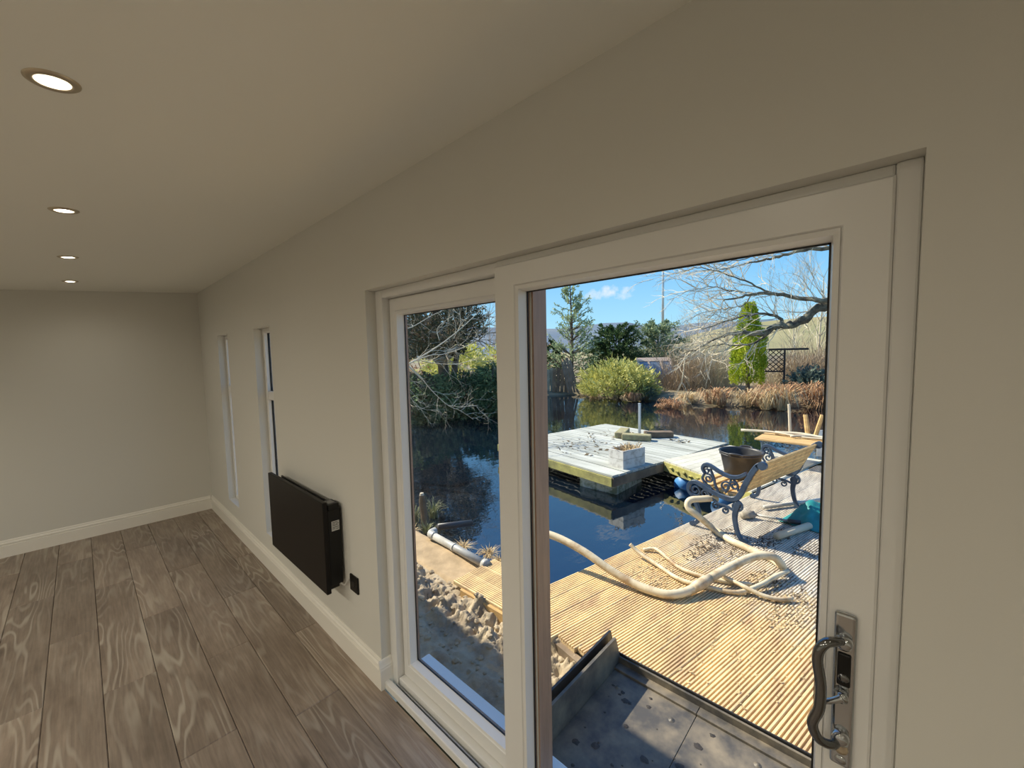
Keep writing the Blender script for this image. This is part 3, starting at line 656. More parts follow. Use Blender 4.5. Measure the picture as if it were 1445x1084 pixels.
# mud crumbs, straw and leaf litter trodden over the deck
def litter(name, mat, spots, label, cat, size=(.012, .03), seed=1, zt=DZ0):
    rnd = random.Random(seed); q = MB()
    for (cx_, cy_, rx, ry, n) in spots:
        for _ in range(n):
            a = rnd.random()*6.283; r = math.sqrt(rnd.random()); p = V(cx_, cy_, zt+.001)+E1*(math.cos(a)*r*rx)+E2*(math.sin(a)*r*ry)
            d = V(math.cos(rnd.random()*6.283), math.sin(rnd.random()*6.283), rnd.uniform(0, .35)).normalized(); L = rnd.uniform(*size)
            w = V(-d.y, d.x, rnd.uniform(-.6, .6)).normalized()*L*rnd.uniform(.12, .3); q.leaf(p, d*L, w)
    return tag(q.build(name, mat), label, cat, kind='stuff')
litter('leaf_litter', M('dark_litter', (.10, .065, .04), .95, var=.4, scale=20), [(2.95, 1.10, .35, .14, 380), (3.0, .82, .3, .14, 300), (3.35, .72, .3, .1, 200), (2.65, 1.13, .25, .06, 150), (2.45, .56, .25, .18, 200), (2.3, .35, .3, .15, 150), (3.3, .45, .3, .1, 150)], 'dark leaf litter scattered on the deck near the bench', 'leaf litter', seed=3)
litter('straw_litter', M('straw', (.55, .42, .22), .95, var=.3, scale=20), [(2.1, 1.3, .28, .16, 260), (1.95, 1.05, .25, .15, 120), (2.35, .62, .3, .15, 250), (2.2, .42, .3, .1, 200), (2.55, .95, .3, .12, 150), (1.6, .6, .5, .4, 160)], 'straw and mud crumbs trodden into the deck by the hoses', 'straw', seed=5)

# small step of decking by the bank
stp = empty('deck_step', (1.16, 2.17, -.14)); tag(stp, 'short reeded deck section on the bank beside the grey drainpipe', 'deck')
sbl = grooved(.60); sbl.materials.append(m_deck)
for k in range(3):
    link('deck_board', sbl, stp, (-.115+k*.149, .255, 0), (0, 0, -math.pi/2))
MB().bbox(-.205, -.17, -.42, .16, -.135, -.022, b=.006).build('side_beam', m_fresh, stp)
MB().bbox(-.16, .25, -.30, -.255, -.13, -.029, b=.004).build('joist', m_old, stp); MB().bbox(-.16, .25, .20, .245, -.13, -.029, b=.004).build('joist', m_old, stp)

# ---- gangway from the deck to the floating platform
gwy = empty('gangway', (5.7, 1.6, -.10)); tag(gwy, 'pale boarded gangway between the deck and the floating platform', 'gangway')
A, B, Cc, Dd = V(5.30, 2.56, 0), V(7.0, 2.06, 0), V(6.75, .70, 0), V(4.55, 1.17, 0)
nb = 11
for k in range(nb):
    f0, f1 = (k+.02)/nb, (k+.98)/nb
    ps = [A.lerp(Dd, f0), B.lerp(Cc, f0), B.lerp(Cc, f1), A.lerp(Dd, f1)]
    q = MB(); q.prism([p-V(5.7, 1.6, .028) for p in ps][::-1], (0, 0, 0), (0, 0, .028)); q.build('gangway_board', m_pale, gwy)
for (P0, P1) in ((A, Dd), (B, Cc)):
    d = (P1-P0).normalized(); n = V(-d.y, d.x, 0)*.02
    MB().prism([p-V(5.7, 1.6, .165) for p in (P0-n, P0+n, P1+n, P1-n)], (0, 0, 0), (0, 0, .136)).build('side_beam', m_moss_lit, gwy)
for f in (.25, .7):
    p = A.lerp(Dd, f)-V(5.7, 1.6, 0); p2 = p+V(.55, -.1, 0)
    MB().tube([p+V(0, 0, -.29), p2+V(0, 0, -.29)], .125, 14).build('float_drum', m_blue, gwy, True)
for k in range(9):
    p = A.lerp(Dd, .12+k*.085)-V(5.7, 1.6, 0)+V(-.03, 0, -.08-.02*(k % 2)); q = MB(); clod(q, p, .035, rnd); q.build('moss_tuft', m_moss_lit, gwy)

# ---- floating platform
PC, PLl, PF, PR = V(4.09, 2.79, 0), V(4.64, 5.59, 0), V(7.79, 5.02, 0), V(7.28, 2.17, 0)
pf = empty('floating_platform', (5.9, 3.9, -.12)); tag(pf, 'square floating timber platform with mossy edges on the pond, coloured brighter on the sun side', 'platform')
OFF = V(5.9, 3.9, 0); nb = 22
for k in range(nb):
    f0, f1 = (k+.045)/nb, (k+.955)/nb
    ps = [PC.lerp(PR, f0), PC.lerp(PR, f1), PLl.lerp(PF, f1), PLl.lerp(PF, f0)]
    z = random.Random(k).uniform(-.003, .003)
    MB().prism([p-OFF+V(0, 0, z-.03) for p in ps], (0, 0, 0), (0, 0, .03)).build('platform_board', m_plat, pf)
for (P0, P1, mt) in ((PC, PLl, m_moss_lit), (PC, PR, m_old), (PLl, PF, m_moss_lit), (PR, PF, m_old)):  # sun-facing sides bright, shaded sides dark: the light is put into the colour
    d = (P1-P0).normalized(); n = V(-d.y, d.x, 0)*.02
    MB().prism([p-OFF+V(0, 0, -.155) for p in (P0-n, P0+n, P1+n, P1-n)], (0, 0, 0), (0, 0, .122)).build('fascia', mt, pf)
ctr = (PC+PLl+PF+PR)/4
for (a, b_) in ((.16, .16), (.16, .84), (.84, .84), (.84, .16), (.5, .5)):
    p = PC.lerp(PR, a).lerp(PLl.lerp(PF, a), b_)-OFF
    MB().bbox(p.x-.42, p.x+.42, p.y-.32, p.y+.32, -.45, -.150, b=.04, seg=3).build('float_block', m_foam, pf, False)
litter('dead_reed_stems', M('dead_reed', (.16, .12, .07), .95), [(5.6, 4.2, .5, .7, 60), (6.6, 4.3, .6, .6, 50), (5.0, 4.0, .3, .5, 25), (6.9, 2.9, .2, .2, 30)], 'thin dead reed stems lying on the floating platform', 'reed stems', (.03, .11), 9, -.12)

# planter crate on the platform
cr_ = empty('planter_crate', (4.74, 2.90, -.12), math.radians(-14)); tag(cr_, 'white-painted wooden planter crate of dry twigs on the floating platform', 'planter')
w_, d_, h_ = .225, .125, .275
for zi in range(2):
    z0, z1 = zi*h_/2+.001, (zi+1)*h_/2-.003
    MB().bbox(-w_, w_, -d_-.018, -d_, z0, z1, b=.002).build('side_board', m_white, cr_); MB().bbox(-w_, w_, d_, d_+.018, z0, z1, b=.002).build('side_board', m_white, cr_)
    MB().bbox(-w_-.018, -w_, -d_-.018, d_+.018, z0, z1, b=.002).build('end_board', m_white, cr_); MB().bbox(w_, w_+.018, -d_-.018, d_+.018, z0, z1, b=.002).build('end_board', m_white, cr_)
MB().box(-w_, w_, -d_, d_, .02, .22).build('soil', m_mud, cr_)
rnd = random.Random(2); q = MB()
for k in range(70):
    p = V(rnd.uniform(-.19, .19), rnd.uniform(-.1, .1), .215); d = V(rnd.uniform(-1, 1), rnd.uniform(-1, 1), rnd.uniform(.4, 1.0)).normalized()*rnd.uniform(.08, .17)
    q.tube([p, p+d*.6+V(0, 0, .01), p+d], [.007, .006, .003], 4)
tag(q.build('dry_twigs', m_dry, cr_), kind='stuff')

# galvanised post held by timber blocks
po = empty('mooring_post', (6.80, 3.68, -.12)); tag(po, 'grey metal post standing among timber blocks on the platform', 'post')
MB().bbox(-.022, .022, -.022, .022, -.5, .68, b=.005).build('post', m_metal, po)
MB().bbox(-.024, .024, -.024, .024, .68, .692, b=.003).build('cap', m_metal, po)
for (nm, lab, x, y, rz, L, mt) in (('timber_block', 'mossy timber block left of the metal post on the platform', 6.72, 4.02, .3, .62, m_stone), ('timber_block', 'pale timber block in front of the metal post on the platform', 6.50, 3.60, -1.2, .55, m_stone), ('timber_block', 'weathered brown timber block right of the metal post', 7.02, 3.38, -.9, .55, m_old)):
    o = MB().bbox(-L/2, L/2, -.10, .10, 0, .115, b=.018, seg=2).build(nm, mt); o.location = (x, y, -.117); o.rotation_euler = (0, 0, rz); tag(o, lab, 'timber block', 'timber blocks around the post')

# ---- cast-iron bench
bn = empty('garden_bench', (3.135, 1.355, -.12), math.radians(-12.0)); tag(bn, 'cast-iron scroll bench with wooden slats at the deck edge', 'bench')
BL = 1.24
def uv(pts): return [V(0, -u, v) for u, v in pts]         # u runs from the front foot backwards
def spiral(c, r0_, r1_, a0, turns, n=18):
    return [(c[0]+(r0_+(r1_-r0_)*k/n)*math.cos(a0+turns*2*math.pi*k/n), c[1]+(r0_+(r1_-r0_)*k/n)*math.sin(a0+turns*2*math.pi*k/n)) for k in range(n+1)]
def bar(q, pts, wid, thick, sub=5):
    """flat iron bar: in-plane width, across thickness"""
    P = smooth_path(uv(pts), sub); n = len(P); b0 = len(q.v)
    if not hasattr(wid, '__len__'): wid = [wid]*2
    for i, p in enumerate(P):
        tdir = (P[min(i+1, n-1)]-P[max(i-1, 0)]); tdir.normalize(); nn = V(1, 0, 0).cross(tdir); f = i/(n-1)*(len(wid)-1); k = min(int(f), len(wid)-2); w = (wid[k]+(wid[k+1]-wid[k])*(f-k))/2
        tt = thick/2
        for (a, c_) in ((-1, -.7), (-.8, -1), (.8, -1), (1, -.7), (1, .7), (.8, 1), (-.8, 1), (-1, .7)): q.v.append(tuple(p+nn*w*a+V(tt*c_, 0, 0)))
    for i in range(n-1):
        for k in range(8): q.f.append((b0+i*8+k, b0+i*8+(k+1) % 8, b0+(i+1)*8+(k+1) % 8, b0+(i+1)*8+k))
    q.f.append(tuple(b0+k for k in range(7, -1, -1))); q.f.append(tuple(b0+(n-1)*8+k for k in range(8)))
def end_frame(x, facing):
    fr = empty('end_frame', (x, 0, 0)); fr.parent = bn
    q = MB(); bar(q, [(-.02, .30), (-.065, .345), (-.055, .415), (.0, .445), (.07, .428), (.17, .395), (.30, .372), (.385, .385), (.43, .44), (.465, .53), (.515, .64), (.56, .715), (.60, .745)], [.03, .034, .04, .045, .045, .045, .045, .042, .05], .030); m1 = q.build('seat_rail', m_iron, fr)
    q = MB(); q.tube([V(.018, -.605, .735), V(-.018, -.605, .735)], .036, 18); bar(q, [(.56, .715), (.60, .745), (.63, .73)], .04, .03); q.build('back_finial', m_iron, fr)
    q = MB(); bar(q, [(.10, .555), (.075, .60), (.10, .64), (.15, .638), (.24, .600), (.33, .578), (.41, .592), (.48, .64)], [.022, .026, .034, .034, .034, .034, .03], .034); q.build('armrest', m_iron, fr)
    q = MB(); bar(q, spiral((.115, .585), .035, .012, 1.2, 1.2), .013, .022, 2); bar(q, spiral((.135, .51), .045, .012, 2.0, -1.3), .013, .020, 2)
    bar(q, [(.10, .555), (.075, .50), (.11, .455), (.17, .42)], .018, .022); bar(q, [(.15, .61), (.185, .53), (.20, .47), (.235, .40)], .020, .022)
    bar(q, spiral((.30, .475), .05, .014, .3, 1.4), .014, .022, 2); bar(q, spiral((.375, .50), .04, .012, 2.6, -1.3), .014, .022, 2); bar(q, [(.30, .42), (.33, .50), (.35, .575)], .016, .020); bar(q, [(.41, .46), (.40, .52), (.36, .565)], .016, .02)
    q.build('arm_scrollwork', m_iron, fr)
    q = MB(); bar(q, spiral((.005, .365), .058, .014, 3.4, 1.5), .015, .022, 2); bar(q, spiral((.10, .355), .04, .012, 0, 1.3), .013, .02, 2)
    bar(q, spiral((.40, .320), .052, .014, 1.6, -1.5), .018, .024, 2); bar(q, [(.14, .36), (.22, .30), (.30, .295), (.37, .275)], .018, .022); bar(q, spiral((.21, .27), .035, .01, 1.0, 1.3), .012, .02, 2); bar(q, spiral((.295, .25), .035, .01, 2.2, -1.3), .012, .02, 2)
    q.build('apron_scrollwork', m_iron, fr)
    q = MB(); bar(q, [(.415, .36), (.39, .27), (.385, .20), (.405, .10), (.44, .035), (.47, .02)], [.05, .045, .04, .036, .034, .03], .032); q.build('leg', m_iron, fr)
    q = MB(); bar(q, [(-.02, .30), (.02, .22), (.045, .15), (.035, .07), (.005, .03), (-.02, .022)], [.04, .04, .038, .036, .034, .03], .032); q.build('leg', m_iron, fr)
    q = MB(); q.tube([V(.017, -.475, .026), V(-.017, -.475, .026)], .026, 14); q.build('foot', m_iron, fr); q = MB(); q.tube([V(.017, .02, .026), V(-.017, .02, .026)], .026, 14); q.build('foot', m_iron, fr)
    return fr
f1 = end_frame(0, 1); f2 = empty('end_frame', (BL, 0, 0)); f2.parent = bn
for ch in f1.children:
    c2 = ch.copy(); COL.objects.link(c2); c2.parent = f2
for u, v in ((.045, .452), (.115, .435), (.185, .42), (.255, .405), (.325, .40)):
    MB().bbox(.012, BL-.012, -u-.03, -u+.03, v-.011, v+.011, b=.003).build('seat_slat', m_fresh, bn)
for k in range(6):
    f = k/5; u = .452+f*.125; v = .475+f*.245; a = math.atan2(.26, .125)
    Mx = Matrix.Translation((0, -u, v)) @ Matrix.Rotation(-(math.pi/2-.44)+math.pi, 4, 'X')
    MB().bbox(.012, BL-.012, -.0230, .0230, -.010, .010, b=.002, M=Matrix.Translation((0, -u, v)) @ Matrix.Rotation(-1.12, 4, 'X')).build('back_slat', m_fresh, bn)

# tub on the bench seat
tb = empty('rubber_tub', (3.62, 1.075, .310)); tag(tb, 'round black rubber tub standing on the bench seat', 'tub')
MB().lathe([(0, .004), (.130, .004), (.140, .015), (.165, .14), (.190, .255), (.200, .262), (.203, .270), (.198, .276), (.186, .270), (.182, .255), (.158, .14), (.133, .03), (0, .025)], n=40).build('bucket', m_tub, tb, True)
MB().lathe([(.188, .235), (.196, .240), (.196, .250), (.190, .255)], n=40).build('rim_band', m_tub, tb, True)
for s in (-1, 1): MB().tube(smooth_path([(s*.198, -.06, .262), (s*.222, -.045, .275), (s*.228, 0, .280), (s*.222, .045, .275), (s*.198, .06, .262)], 4), .011, 8).build('handle', m_tub, tb, True)
q = MB(); rnd = random.Random(3)
for k in range(14): clod(q, V(rnd.uniform(-.1, .1), rnd.uniform(-.1, .1), .06), rnd.uniform(.02, .045), rnd)
q.build('soil', m_mud, tb)

# ---- low slatted table behind the bench
gt = empty('slatted_table', (6.28, .95, -.10), math.radians(-2)); tag(gt, 'low slatted wooden table with iron scroll legs behind the bench', 'table')
for k in range(8):
    MB().bbox(-.30+k*.076, -.240+k*.076, -.70, .50, .345, .368, b=.003).build('table_slat', m_fresh, gt)
for y in (.42, -.55):
    q = MB()
    def bar2(pts, w): 
        P = smooth_path([V(u, y, v) for u, v in pts], 4); q.tube(P, w, 6)
    bar2([(-.29, .33), (.30, .33)], .014); bar2([(-.24, .33), (-.20, .2), (-.27, .08), (-.25, 0)], .015); bar2([(.24, .33), (.20, .2), (.27, .08), (.25, 0)], .015)
    for c0 in (-.12, 0, .12): bar2(spiral((c0, .265), .05, .014, 1.2, 1.4), .008)
    bar2([(-.2, .2), (-.1, .17), (0, .14), (.1, .17), (.2, .2)], .011); bar2(spiral((-.17, .10), .04, .01, 0, 1.3), .008); bar2(spiral((.17, .10), .04, .01, 3.1, -1.3), .008)
    q.build('leg_frame', M('table_iron', (.07, .12, .17), .4), gt)
for k, (x0, y0, x1, y1, r, z, lab) in enumerate(((6.45, 1.75, 6.36, .55, .02, .295, 'long thin branch lying on the low table'), (6.48, 1.28, 6.42, .30, .028, .30, 'thick pale branch on the low table'), (6.30, 1.05, 6.50, .45, .02, .30, 'short crossed branch on the low table'))):
    p = [V(x0, y0, z), V(x0+(x1-x0)*.35+.04, y0+(y1-y0)*.35, z+.015), V(x0+(x1-x0)*.7-.03, y0+(y1-y0)*.7, z), V(x1, y1, z+.005)]
    o = MB().tube(smooth_path(p, 4), [r*(1-.4*i/12) for i in range(13)], 7).build('branch', m_twig, None, True); tag(o, lab, 'branch', 'branches on the low table')
o = MB().bbox(-.011, .011, -.30, .30, 0, .42, b=.003).build('leaning_sheet', M('grey_sheet', (.52, .53, .53), .6)); o.location = (7.0, .50, -.098); o.rotation_euler = (0, .12, .1); tag(o, 'plain grey sheet standing behind the low table', 'panel')
for k, (x, y, tx, ty, h, r, lab) in enumerate(((6.52, .86, .05, .05, .34, .035, 'split log leaning upright on the low table'), (6.5, .78, .0, -.08, .36, .03, 'second split log leaning upright on the low table'), (6.62, 1.10, 0, .03, .48, .022, 'upright pale stick behind the low table'))):
    z = .268 if k < 2 else .268
    o = MB().tube([V(x, y, z), V(x+tx*.5, y+ty*.5, z+h*.5), V(x+tx, y+ty, z+h)], [r, r*.95, r*.85], 7).build('log', m_fresh if k < 2 else m_twig); tag(o, lab, 'log', 'logs by the low table')

# ---- hoses on the deck
z0 = DZ0
hb = [at(1011, 703, 4.22), at(993, 704, 4.16), at(974, 706, 4.12), at(971, 716, 4.09), at(985, 728, 4.08), gz(1005, 745, z0+.035), gz(1030, 762, z0+.03), gz(1060, 776, z0+.03), gz(1090, 789, z0+.032), gz(1104, 800, z0+.06), V(2.62, .60, z0+.14), V(2.52, .70, z0+.15), V(2.34, .80, z0+.12), V(2.12, .90, z0+.075), V(1.92, .98, z0+.04), V(1.80, 1.06, z0+.035), V(1.76, 1.16, z0+.034), V(1.74, 1.30, z0+.045), V(1.72, 1.48, z0+.09), V(1.70, 1.70, z0+.17), V(1.68, 1.95, z0+.22), V(1.62, 2.15, z0+.235), V(1.55, 2.24, z0+.20), V(1.50, 2.22, z0+.10), V(1.52, 2.16, z0-.10), V(1.56, 2.14, z0-.34)]
P = smooth_path(hb, 6)
big = empty('suction_hose', (1.9, 1.0, z0)); tag(big, 'thick mud-stained cream hose looping across the deck', 'hose')
q = MB(); q.tube([p-big.location for p in P], .030, 12, cap=False); q.build('hose_tube', m_hose, big, True)
k = 13*6
q = MB(); c0 = P[k]-big.location; c1 = P[k+5]-big.location; q.tube([c0, c0.lerp(c1, .3), c0.lerp(c1, .7), c1], [.031, .038, .038, .031], 12); q.build('joint_cuff', m_hose, big, True)
q = MB(); d = (P[0]-P[2]).normalized(); q.tube([P[2]-big.location, P[1]-big.location, P[0]-big.location+d*.004], [.031, .036, .037], 12, cap=False); q.tube([P[0]-big.location+d*.001, P[0]-big.location-d*.03], .030, 12); q.build('end_collar', m_hose, big, True)
q = MB(); q.tube([P[0]-big.location+d*.002, P[0]-big.location+d*.006], .026, 12); q.build('hose_mouth', m_gasket, big)
th1 = [gz(889, 768, z0+.10), gz(903, 781, z0+.05), gz(930, 799, z0+.02), gz(960, 818, z0+.02), gz(1000, 829, z0+.02), gz(1040, 836, z0+.02), gz(1072, 826, z0+.04), gz(1093, 814, z0+.055), gz(1112, 806, z0+.06)]
o = MB().tube(smooth_path(th1, 6), .0155, 10).build('thin_hose', m_hose, None, True); tag(o, 'thin cream hose crossing in front of the thick hose', 'hose', 'thin hoses on the deck')
th2 = [gz(908, 776, z0+.015), gz(925, 775, z0+.03), gz(940, 786, z0+.03), gz(957, 800, z0+.018), gz(985, 812, z0+.02), gz(1020, 820, z0+.02), gz(1060, 825, z0+.02)]
o = MB().tube(smooth_path(th2, 6), .015, 10).build('thin_hose', m_hose, None, True); tag(o, 'thin cream hose behind, looping towards the water edge', 'hose', 'thin hoses on the deck')
th3 = [gz(1008, 808, z0+.045), gz(1030, 818, z0+.05), gz(1050, 828, z0+.05), gz(1075, 840, z0+.03), gz(1098, 846, z0+.02), gz(1118, 845, z0+.02)]
o = MB().tube(smooth_path(th3, 6), [.015]*31, 10).build('thin_hose', m_hose, None, True); tag(o, 'short thin hose crossing under the others, nearest the door', 'hose', 'thin hoses on the deck')

# poles, brush and teal sheet at the right of the deck
o = MB().tube([gz(1078, 716, z0+.03), gz(1175, 703, z0+.03)], .022, 10).build('pole', m_pipe, None, True); tag(o, 'long pale grey pole lying behind the bench', 'pole')
br = empty('pond_brush', gz(1050, 728, z0)); tag(br, 'long-handled pond brush with grey head under the bench', 'brush')
p0, p1, p2, p3 = [gz(*p, z0+.04)-br.location for p in ((1047, 727), (1063, 726), (1112, 735), (1130, 738))]
MB().tube([p0, p1], .038, 12).build('brush_head', M('felt_head', (.36, .32, .26), .9, var=.3, scale=30), br, True); MB().tube([p1, p2], .013, 8).build('handle', m_pipe, br, True); MB().tube([p2, p3], .022, 10).build('grip', m_dpipe, br, True)
o = MB().tube([gz(1096, 757, z0+.035), gz(1142, 742, z0+.035)], .032, 12).build('cut_post', m_twig, None, True); tag(o, 'short thick cut pole lying by the teal sheet', 'pole')
q = MB(); c_ = gz(1150, 735, z0); n = 22
for i in range(n):
    for j in range(n):
        u, v = i/(n-1)-.5, j/(n-1)-.5
        h = .02+.16*max(0, 1-(u*u+v*v)*5.5)+.06*mnoise.noise(V(u*5, v*5, 2.1))+.03*mnoise.noise(V(u*13, v*13, 5))
        if u*u+v*v > .2: h *= .35
        p = E1*(u*.62)+E2*(v*.42); q.v.append((p.x, p.y, max(.006, h)))
for i in range(n-1):
    for j in range(n-1): q.f.append((i*n+j, (i+1)*n+j, (i+1)*n+j+1, i*n+j+1))
o = q.build('teal_sheet', m_teal, None, True, c_); tag(o, 'crumpled teal waterproof sheet on the deck', 'sheet'); sm = o.modifiers.new('thick', 'SOLIDIFY'); sm.thickness = .004

# ---- doorstep tray
tr = empty('doorstep_tray', (.65, .55, -.142)); tag(tr, 'dark plastic doorstep tray with raised end outside the door', 'step')
OY = .55; OX = .65; fl = .0
ys = [-.75, .18, .62, 1.055]
for a, b_ in zip(ys[:-1], ys[1:]): MB().bbox(.28-OX, 1.00-OX, a-OY+.001, b_-OY-.001, -.02, fl, b=.0015).build('floor_panel', m_tray, tr)
for a, b_ in zip(ys[:-1], ys[1:]): MB().bbox(1.0-OX, 1.05-OX, a-OY+.001, b_-OY-.001, -.02, .012, b=.002).build('ledge_strip', m_tray, tr)
MB().bbox(1.05-OX, 1.062-OX, -.75-OY, 1.07-OY, -.02, .045, b=.002).build('outer_lip', m_tray, tr)
MB().bbox(1.066-OX, 1.074-OX, -.75-OY, 1.08-OY, -.02, .055, b=.002).build('outer_edge', m_trayb, tr)
q = MB(); pts = [(.28-OX, -.02), (1.06-OX, -.02), (1.06-OX, .05), (1.02-OX, .17), (.28-OX, .17)]
q.prism([(x, 1.055-OY, z) for x, z in pts], (0, 0, 0), (0, .014, 0)); q.build('end_upstand', m_tray, tr)
q = MB(); pts = [(.26-OX, -.02), (1.075-OX, -.02), (1.075-OX, .06), (1.035-OX, .185), (.26-OX, .185)]
q.prism([(x, 1.095-OY, z) for x, z in pts], (0, 0, 0), (0, .012, 0)); q.build('end_cover', m_trayb, tr)
for x in (.45, .72, .95): MB().bbox(x-.03-OX, x+.03-OX, 1.069-OY, 1.095-OY, .05, .12, b=.003).build('spacer', m_fresh, tr)
for (x, y) in ((.90, .70), (.93, .35), (.90, .98)):
    MB().lathe([(0, .004), (.006, .004), (.007, .002), (.013, .002), (.0145, 0)], c=(x-OX, y-OY, 0), n=20).build('bolt', m_tray, tr, True)
rnd = random.Random(12); q = MB()
for k in range(70):
    x, y = rnd.uniform(.35, .95), rnd.uniform(.1, 1.03); r = rnd.choice([.003, .004, .005, .007, .010, .016]); n = 14; b0 = len(q.v)
    for i in range(n):
        a = 6.283*i/n; rr = r*rnd.uniform(.75, 1.2); q.v.append((x-OX+rr*math.cos(a), y-OY+rr*1.2*math.sin(a), .0012))
    q.v.append((x-OX, y-OY, .003))
    for i in range(n): q.f.append((b0+i, b0+(i+1) % n, b0+n))
tag(q.build('mud_splashes', m_mudspot, tr), kind='stuff')

# ---- drainpipe on the bank
dp = empty('drainpipe', (1.335, 2.85, -.19)); tag(dp, 'grey drainpipe with elbow lying along the pond bank', 'pipe')
MB().tube([V(-.02, -.42, .04), V(.0, 0, .04), V(.015, .36, .045)], .034, 16).build('pipe', m_pipe, dp, True)
MB().tube([V(-.022, -.45, .04), V(-.018, -.40, .04)], .042, 16).build('socket_end', m_pipe, dp, True)
MB().tube([V(.0, .0, .04), V(.002, .025, .04)], .038, 16).build('coupling', m_pipe, dp, True)
MB().tube(smooth_path([V(.014, .33, .045), V(.018, .39, .045), V(.045, .42, .045), V(.09, .42, .045)], 4), .040, 16).build('elbow', m_pipe, dp, True)
sp = MB().tube([gz(618, 744, -.15), gz(665, 738, -.22)], .034, 14).build('spout_pipe', m_dpipe, None, True); tag(sp, 'dark pipe spout reaching from the grey elbow over the pond', 'pipe')

# ---- stake and rushes at the near water edge
ps = gz(598, 742, WZ); stk = empty('mooring_stake', (ps.x, ps.y, -.5)); tag(stk, 'weathered wooden stake in the water among rushes', 'stake')
MB().tube([V(0, 0, 0), V(.01, 0, .2), V(.0, .01, .36), V(-.012, .0, .44)], [.045, .043, .045, .030], 9).build('post', m_old, stk)
MB().lathe([(0, .03), (.022, .026), (.03, .0)], c=(-.012, 0, .44), n=9).build('cut_top', m_twig, stk)

def blades(q, c, n, L, spread, rnd, w=.006, droop=.5):
    for _ in range(n):
        a = rnd.random()*6.283; r = rnd.random()*spread*.3; p = c+V(math.cos(a)*r, math.sin(a)*r, 0); d = V(math.cos(a)*rnd.uniform(.1, 1)*spread, math.sin(a)*rnd.uniform(.1, 1)*spread, 0); l = L*rnd.uniform(.6, 1.1)
        pts = [p+d*f*f*1.0+V(0, 0, l*(f-droop*f*f*rnd.uniform(.6, 1.2))) for f in (0, .35, .7, 1)]
        s = V(-d.y, d.x, 0); s = s.normalized()*w if s.length > 1e-6 else V(w, 0, 0); b0 = len(q.v)
        for i, pt in enumerate(pts):
            k = (1, .9, .6, .05)[i]; q.v.append(tuple(pt-s*k)); q.v.append(tuple(pt+s*k))
        for i in range(3): q.f.append((b0+2*i, b0+2*i+1, b0+2*i+3, b0+2*i+2))
m_rush = leafmat('rush_leaves', (.12, .14, .06), (.36, .36, .2), 3, .2)
rnd = random.Random(21)
for (px, py, n, L, sp_, lab) in ((585, 738, 60, .42, .18, 'rush clump left of the wooden stake'), (612, 730, 60, .42, .22, 'rush clump right of the wooden stake'), (602, 752, 40, .25, .16, 'low rush clump in front of the wooden stake')):
    c0 = gz(px, py, WZ); q = MB(); blades(q, V(0, 0, 0), n, L, sp_, rnd); o = q.build('rush_clump', m_rush, None, False, c0-V(0, 0, .02)); tag(o, lab, 'rushes', 'rushes by the stake')
for (px, py, n, L, sp_, lab) in ((655, 775, 70, .12, .16, 'dry grass tuft beside the grey drainpipe'), (690, 785, 90, .16, .16, 'dry grass tuft at the end of the deck section'), (704, 795, 80, .12, .12, 'dry grass tuft under the raised hose'), (583, 752, 60, .14, .12, 'dry grass tuft on the bank at the frame edge')):
    c0 = gz(px, py, -.27); q = MB(); blades(q, V(0, 0, 0), n, L, sp_, rnd, .004, .8); o = q.build('grass_tuft', m_dry, None, False, c0); tag(o, lab, 'grass', 'dry tufts on the near bank')

# ================================================================== PLANTS AND FAR BANK
def rdir(rnd): 
    z = rnd.uniform(-1, 1); a = rnd.random()*6.283; r = math.sqrt(1-z*z); return V(r*math.cos(a), r*math.sin(a), z)
def perp(d, rnd):
    v = rdir(rnd); v = v-d*v.dot(d); return v.normalized() if v.length > 1e-4 else V(1, 0, 0)
def spray(q, p, d, L, n, sz, rnd, wid=.22, open_=.7):
    """leafy twig: n blades set along a twig of length L"""
    for k in range(n):
        c = p+d*(L*(k+rnd.random())/n); a = (d*rnd.uniform(.4, 1)+perp(d, rnd)*open_*rnd.uniform(.4, 1.2)).normalized()*sz*rnd.uniform(.6, 1.25)
        q.leaf(c, a, perp(a.normalized(), rnd)*a.length*wid)
def limb(q, p, d, L, r, rnd, bend=.12, lift=0.0, segs=5, n=5, r_end=.35):
    pts = [p]; dd = d.copy()
    for _ in range(segs):
        dd = (dd+rdir(rnd)*bend+V(0, 0, lift)).normalized(); pts.append(pts[-1]+dd*(L/segs))
    q.tube(pts, [r*(1-(1-r_end)*i/segs) for i in range(segs+1)], n, cap=False); return pts, dd
def bare(q, p, d, L, r, depth, rnd, kids=3, spread=.7, bend=.14, lift=.04, ratio=.68):
    sides = 6 if r > .03 else (4 if r > .012 else 3)
    pts, dd = limb(q, p, d, L, r, rnd, bend, lift, 5 if depth > 0 else 3, sides)
    if depth <= 0: return
    for k in range(kids):
        i = rnd.randint(2, len(pts)-1) if k else len(pts)-1
        tdir = (pts[i]-pts[i-1]).normalized(); nd = (tdir+perp(tdir, rnd)*spread*rnd.uniform(.5, 1.2)).normalized()
        bare(q, pts[i], nd, L*ratio*rnd.uniform(.7, 1.15), r*.55, depth-1, rnd, kids, spread, bend, lift, ratio)
def tree_thing(name, base, label, cat, group=None):
    o = empty(name, base); return tag(o, label, cat, group)
def top_h(px, py, base):
    d = ray(px, py); tt = math.hypot(base.x-CAM.x, base.y-CAM.y)/math.hypot(d.x, d.y); return CAM.z+d.z*tt-base.z

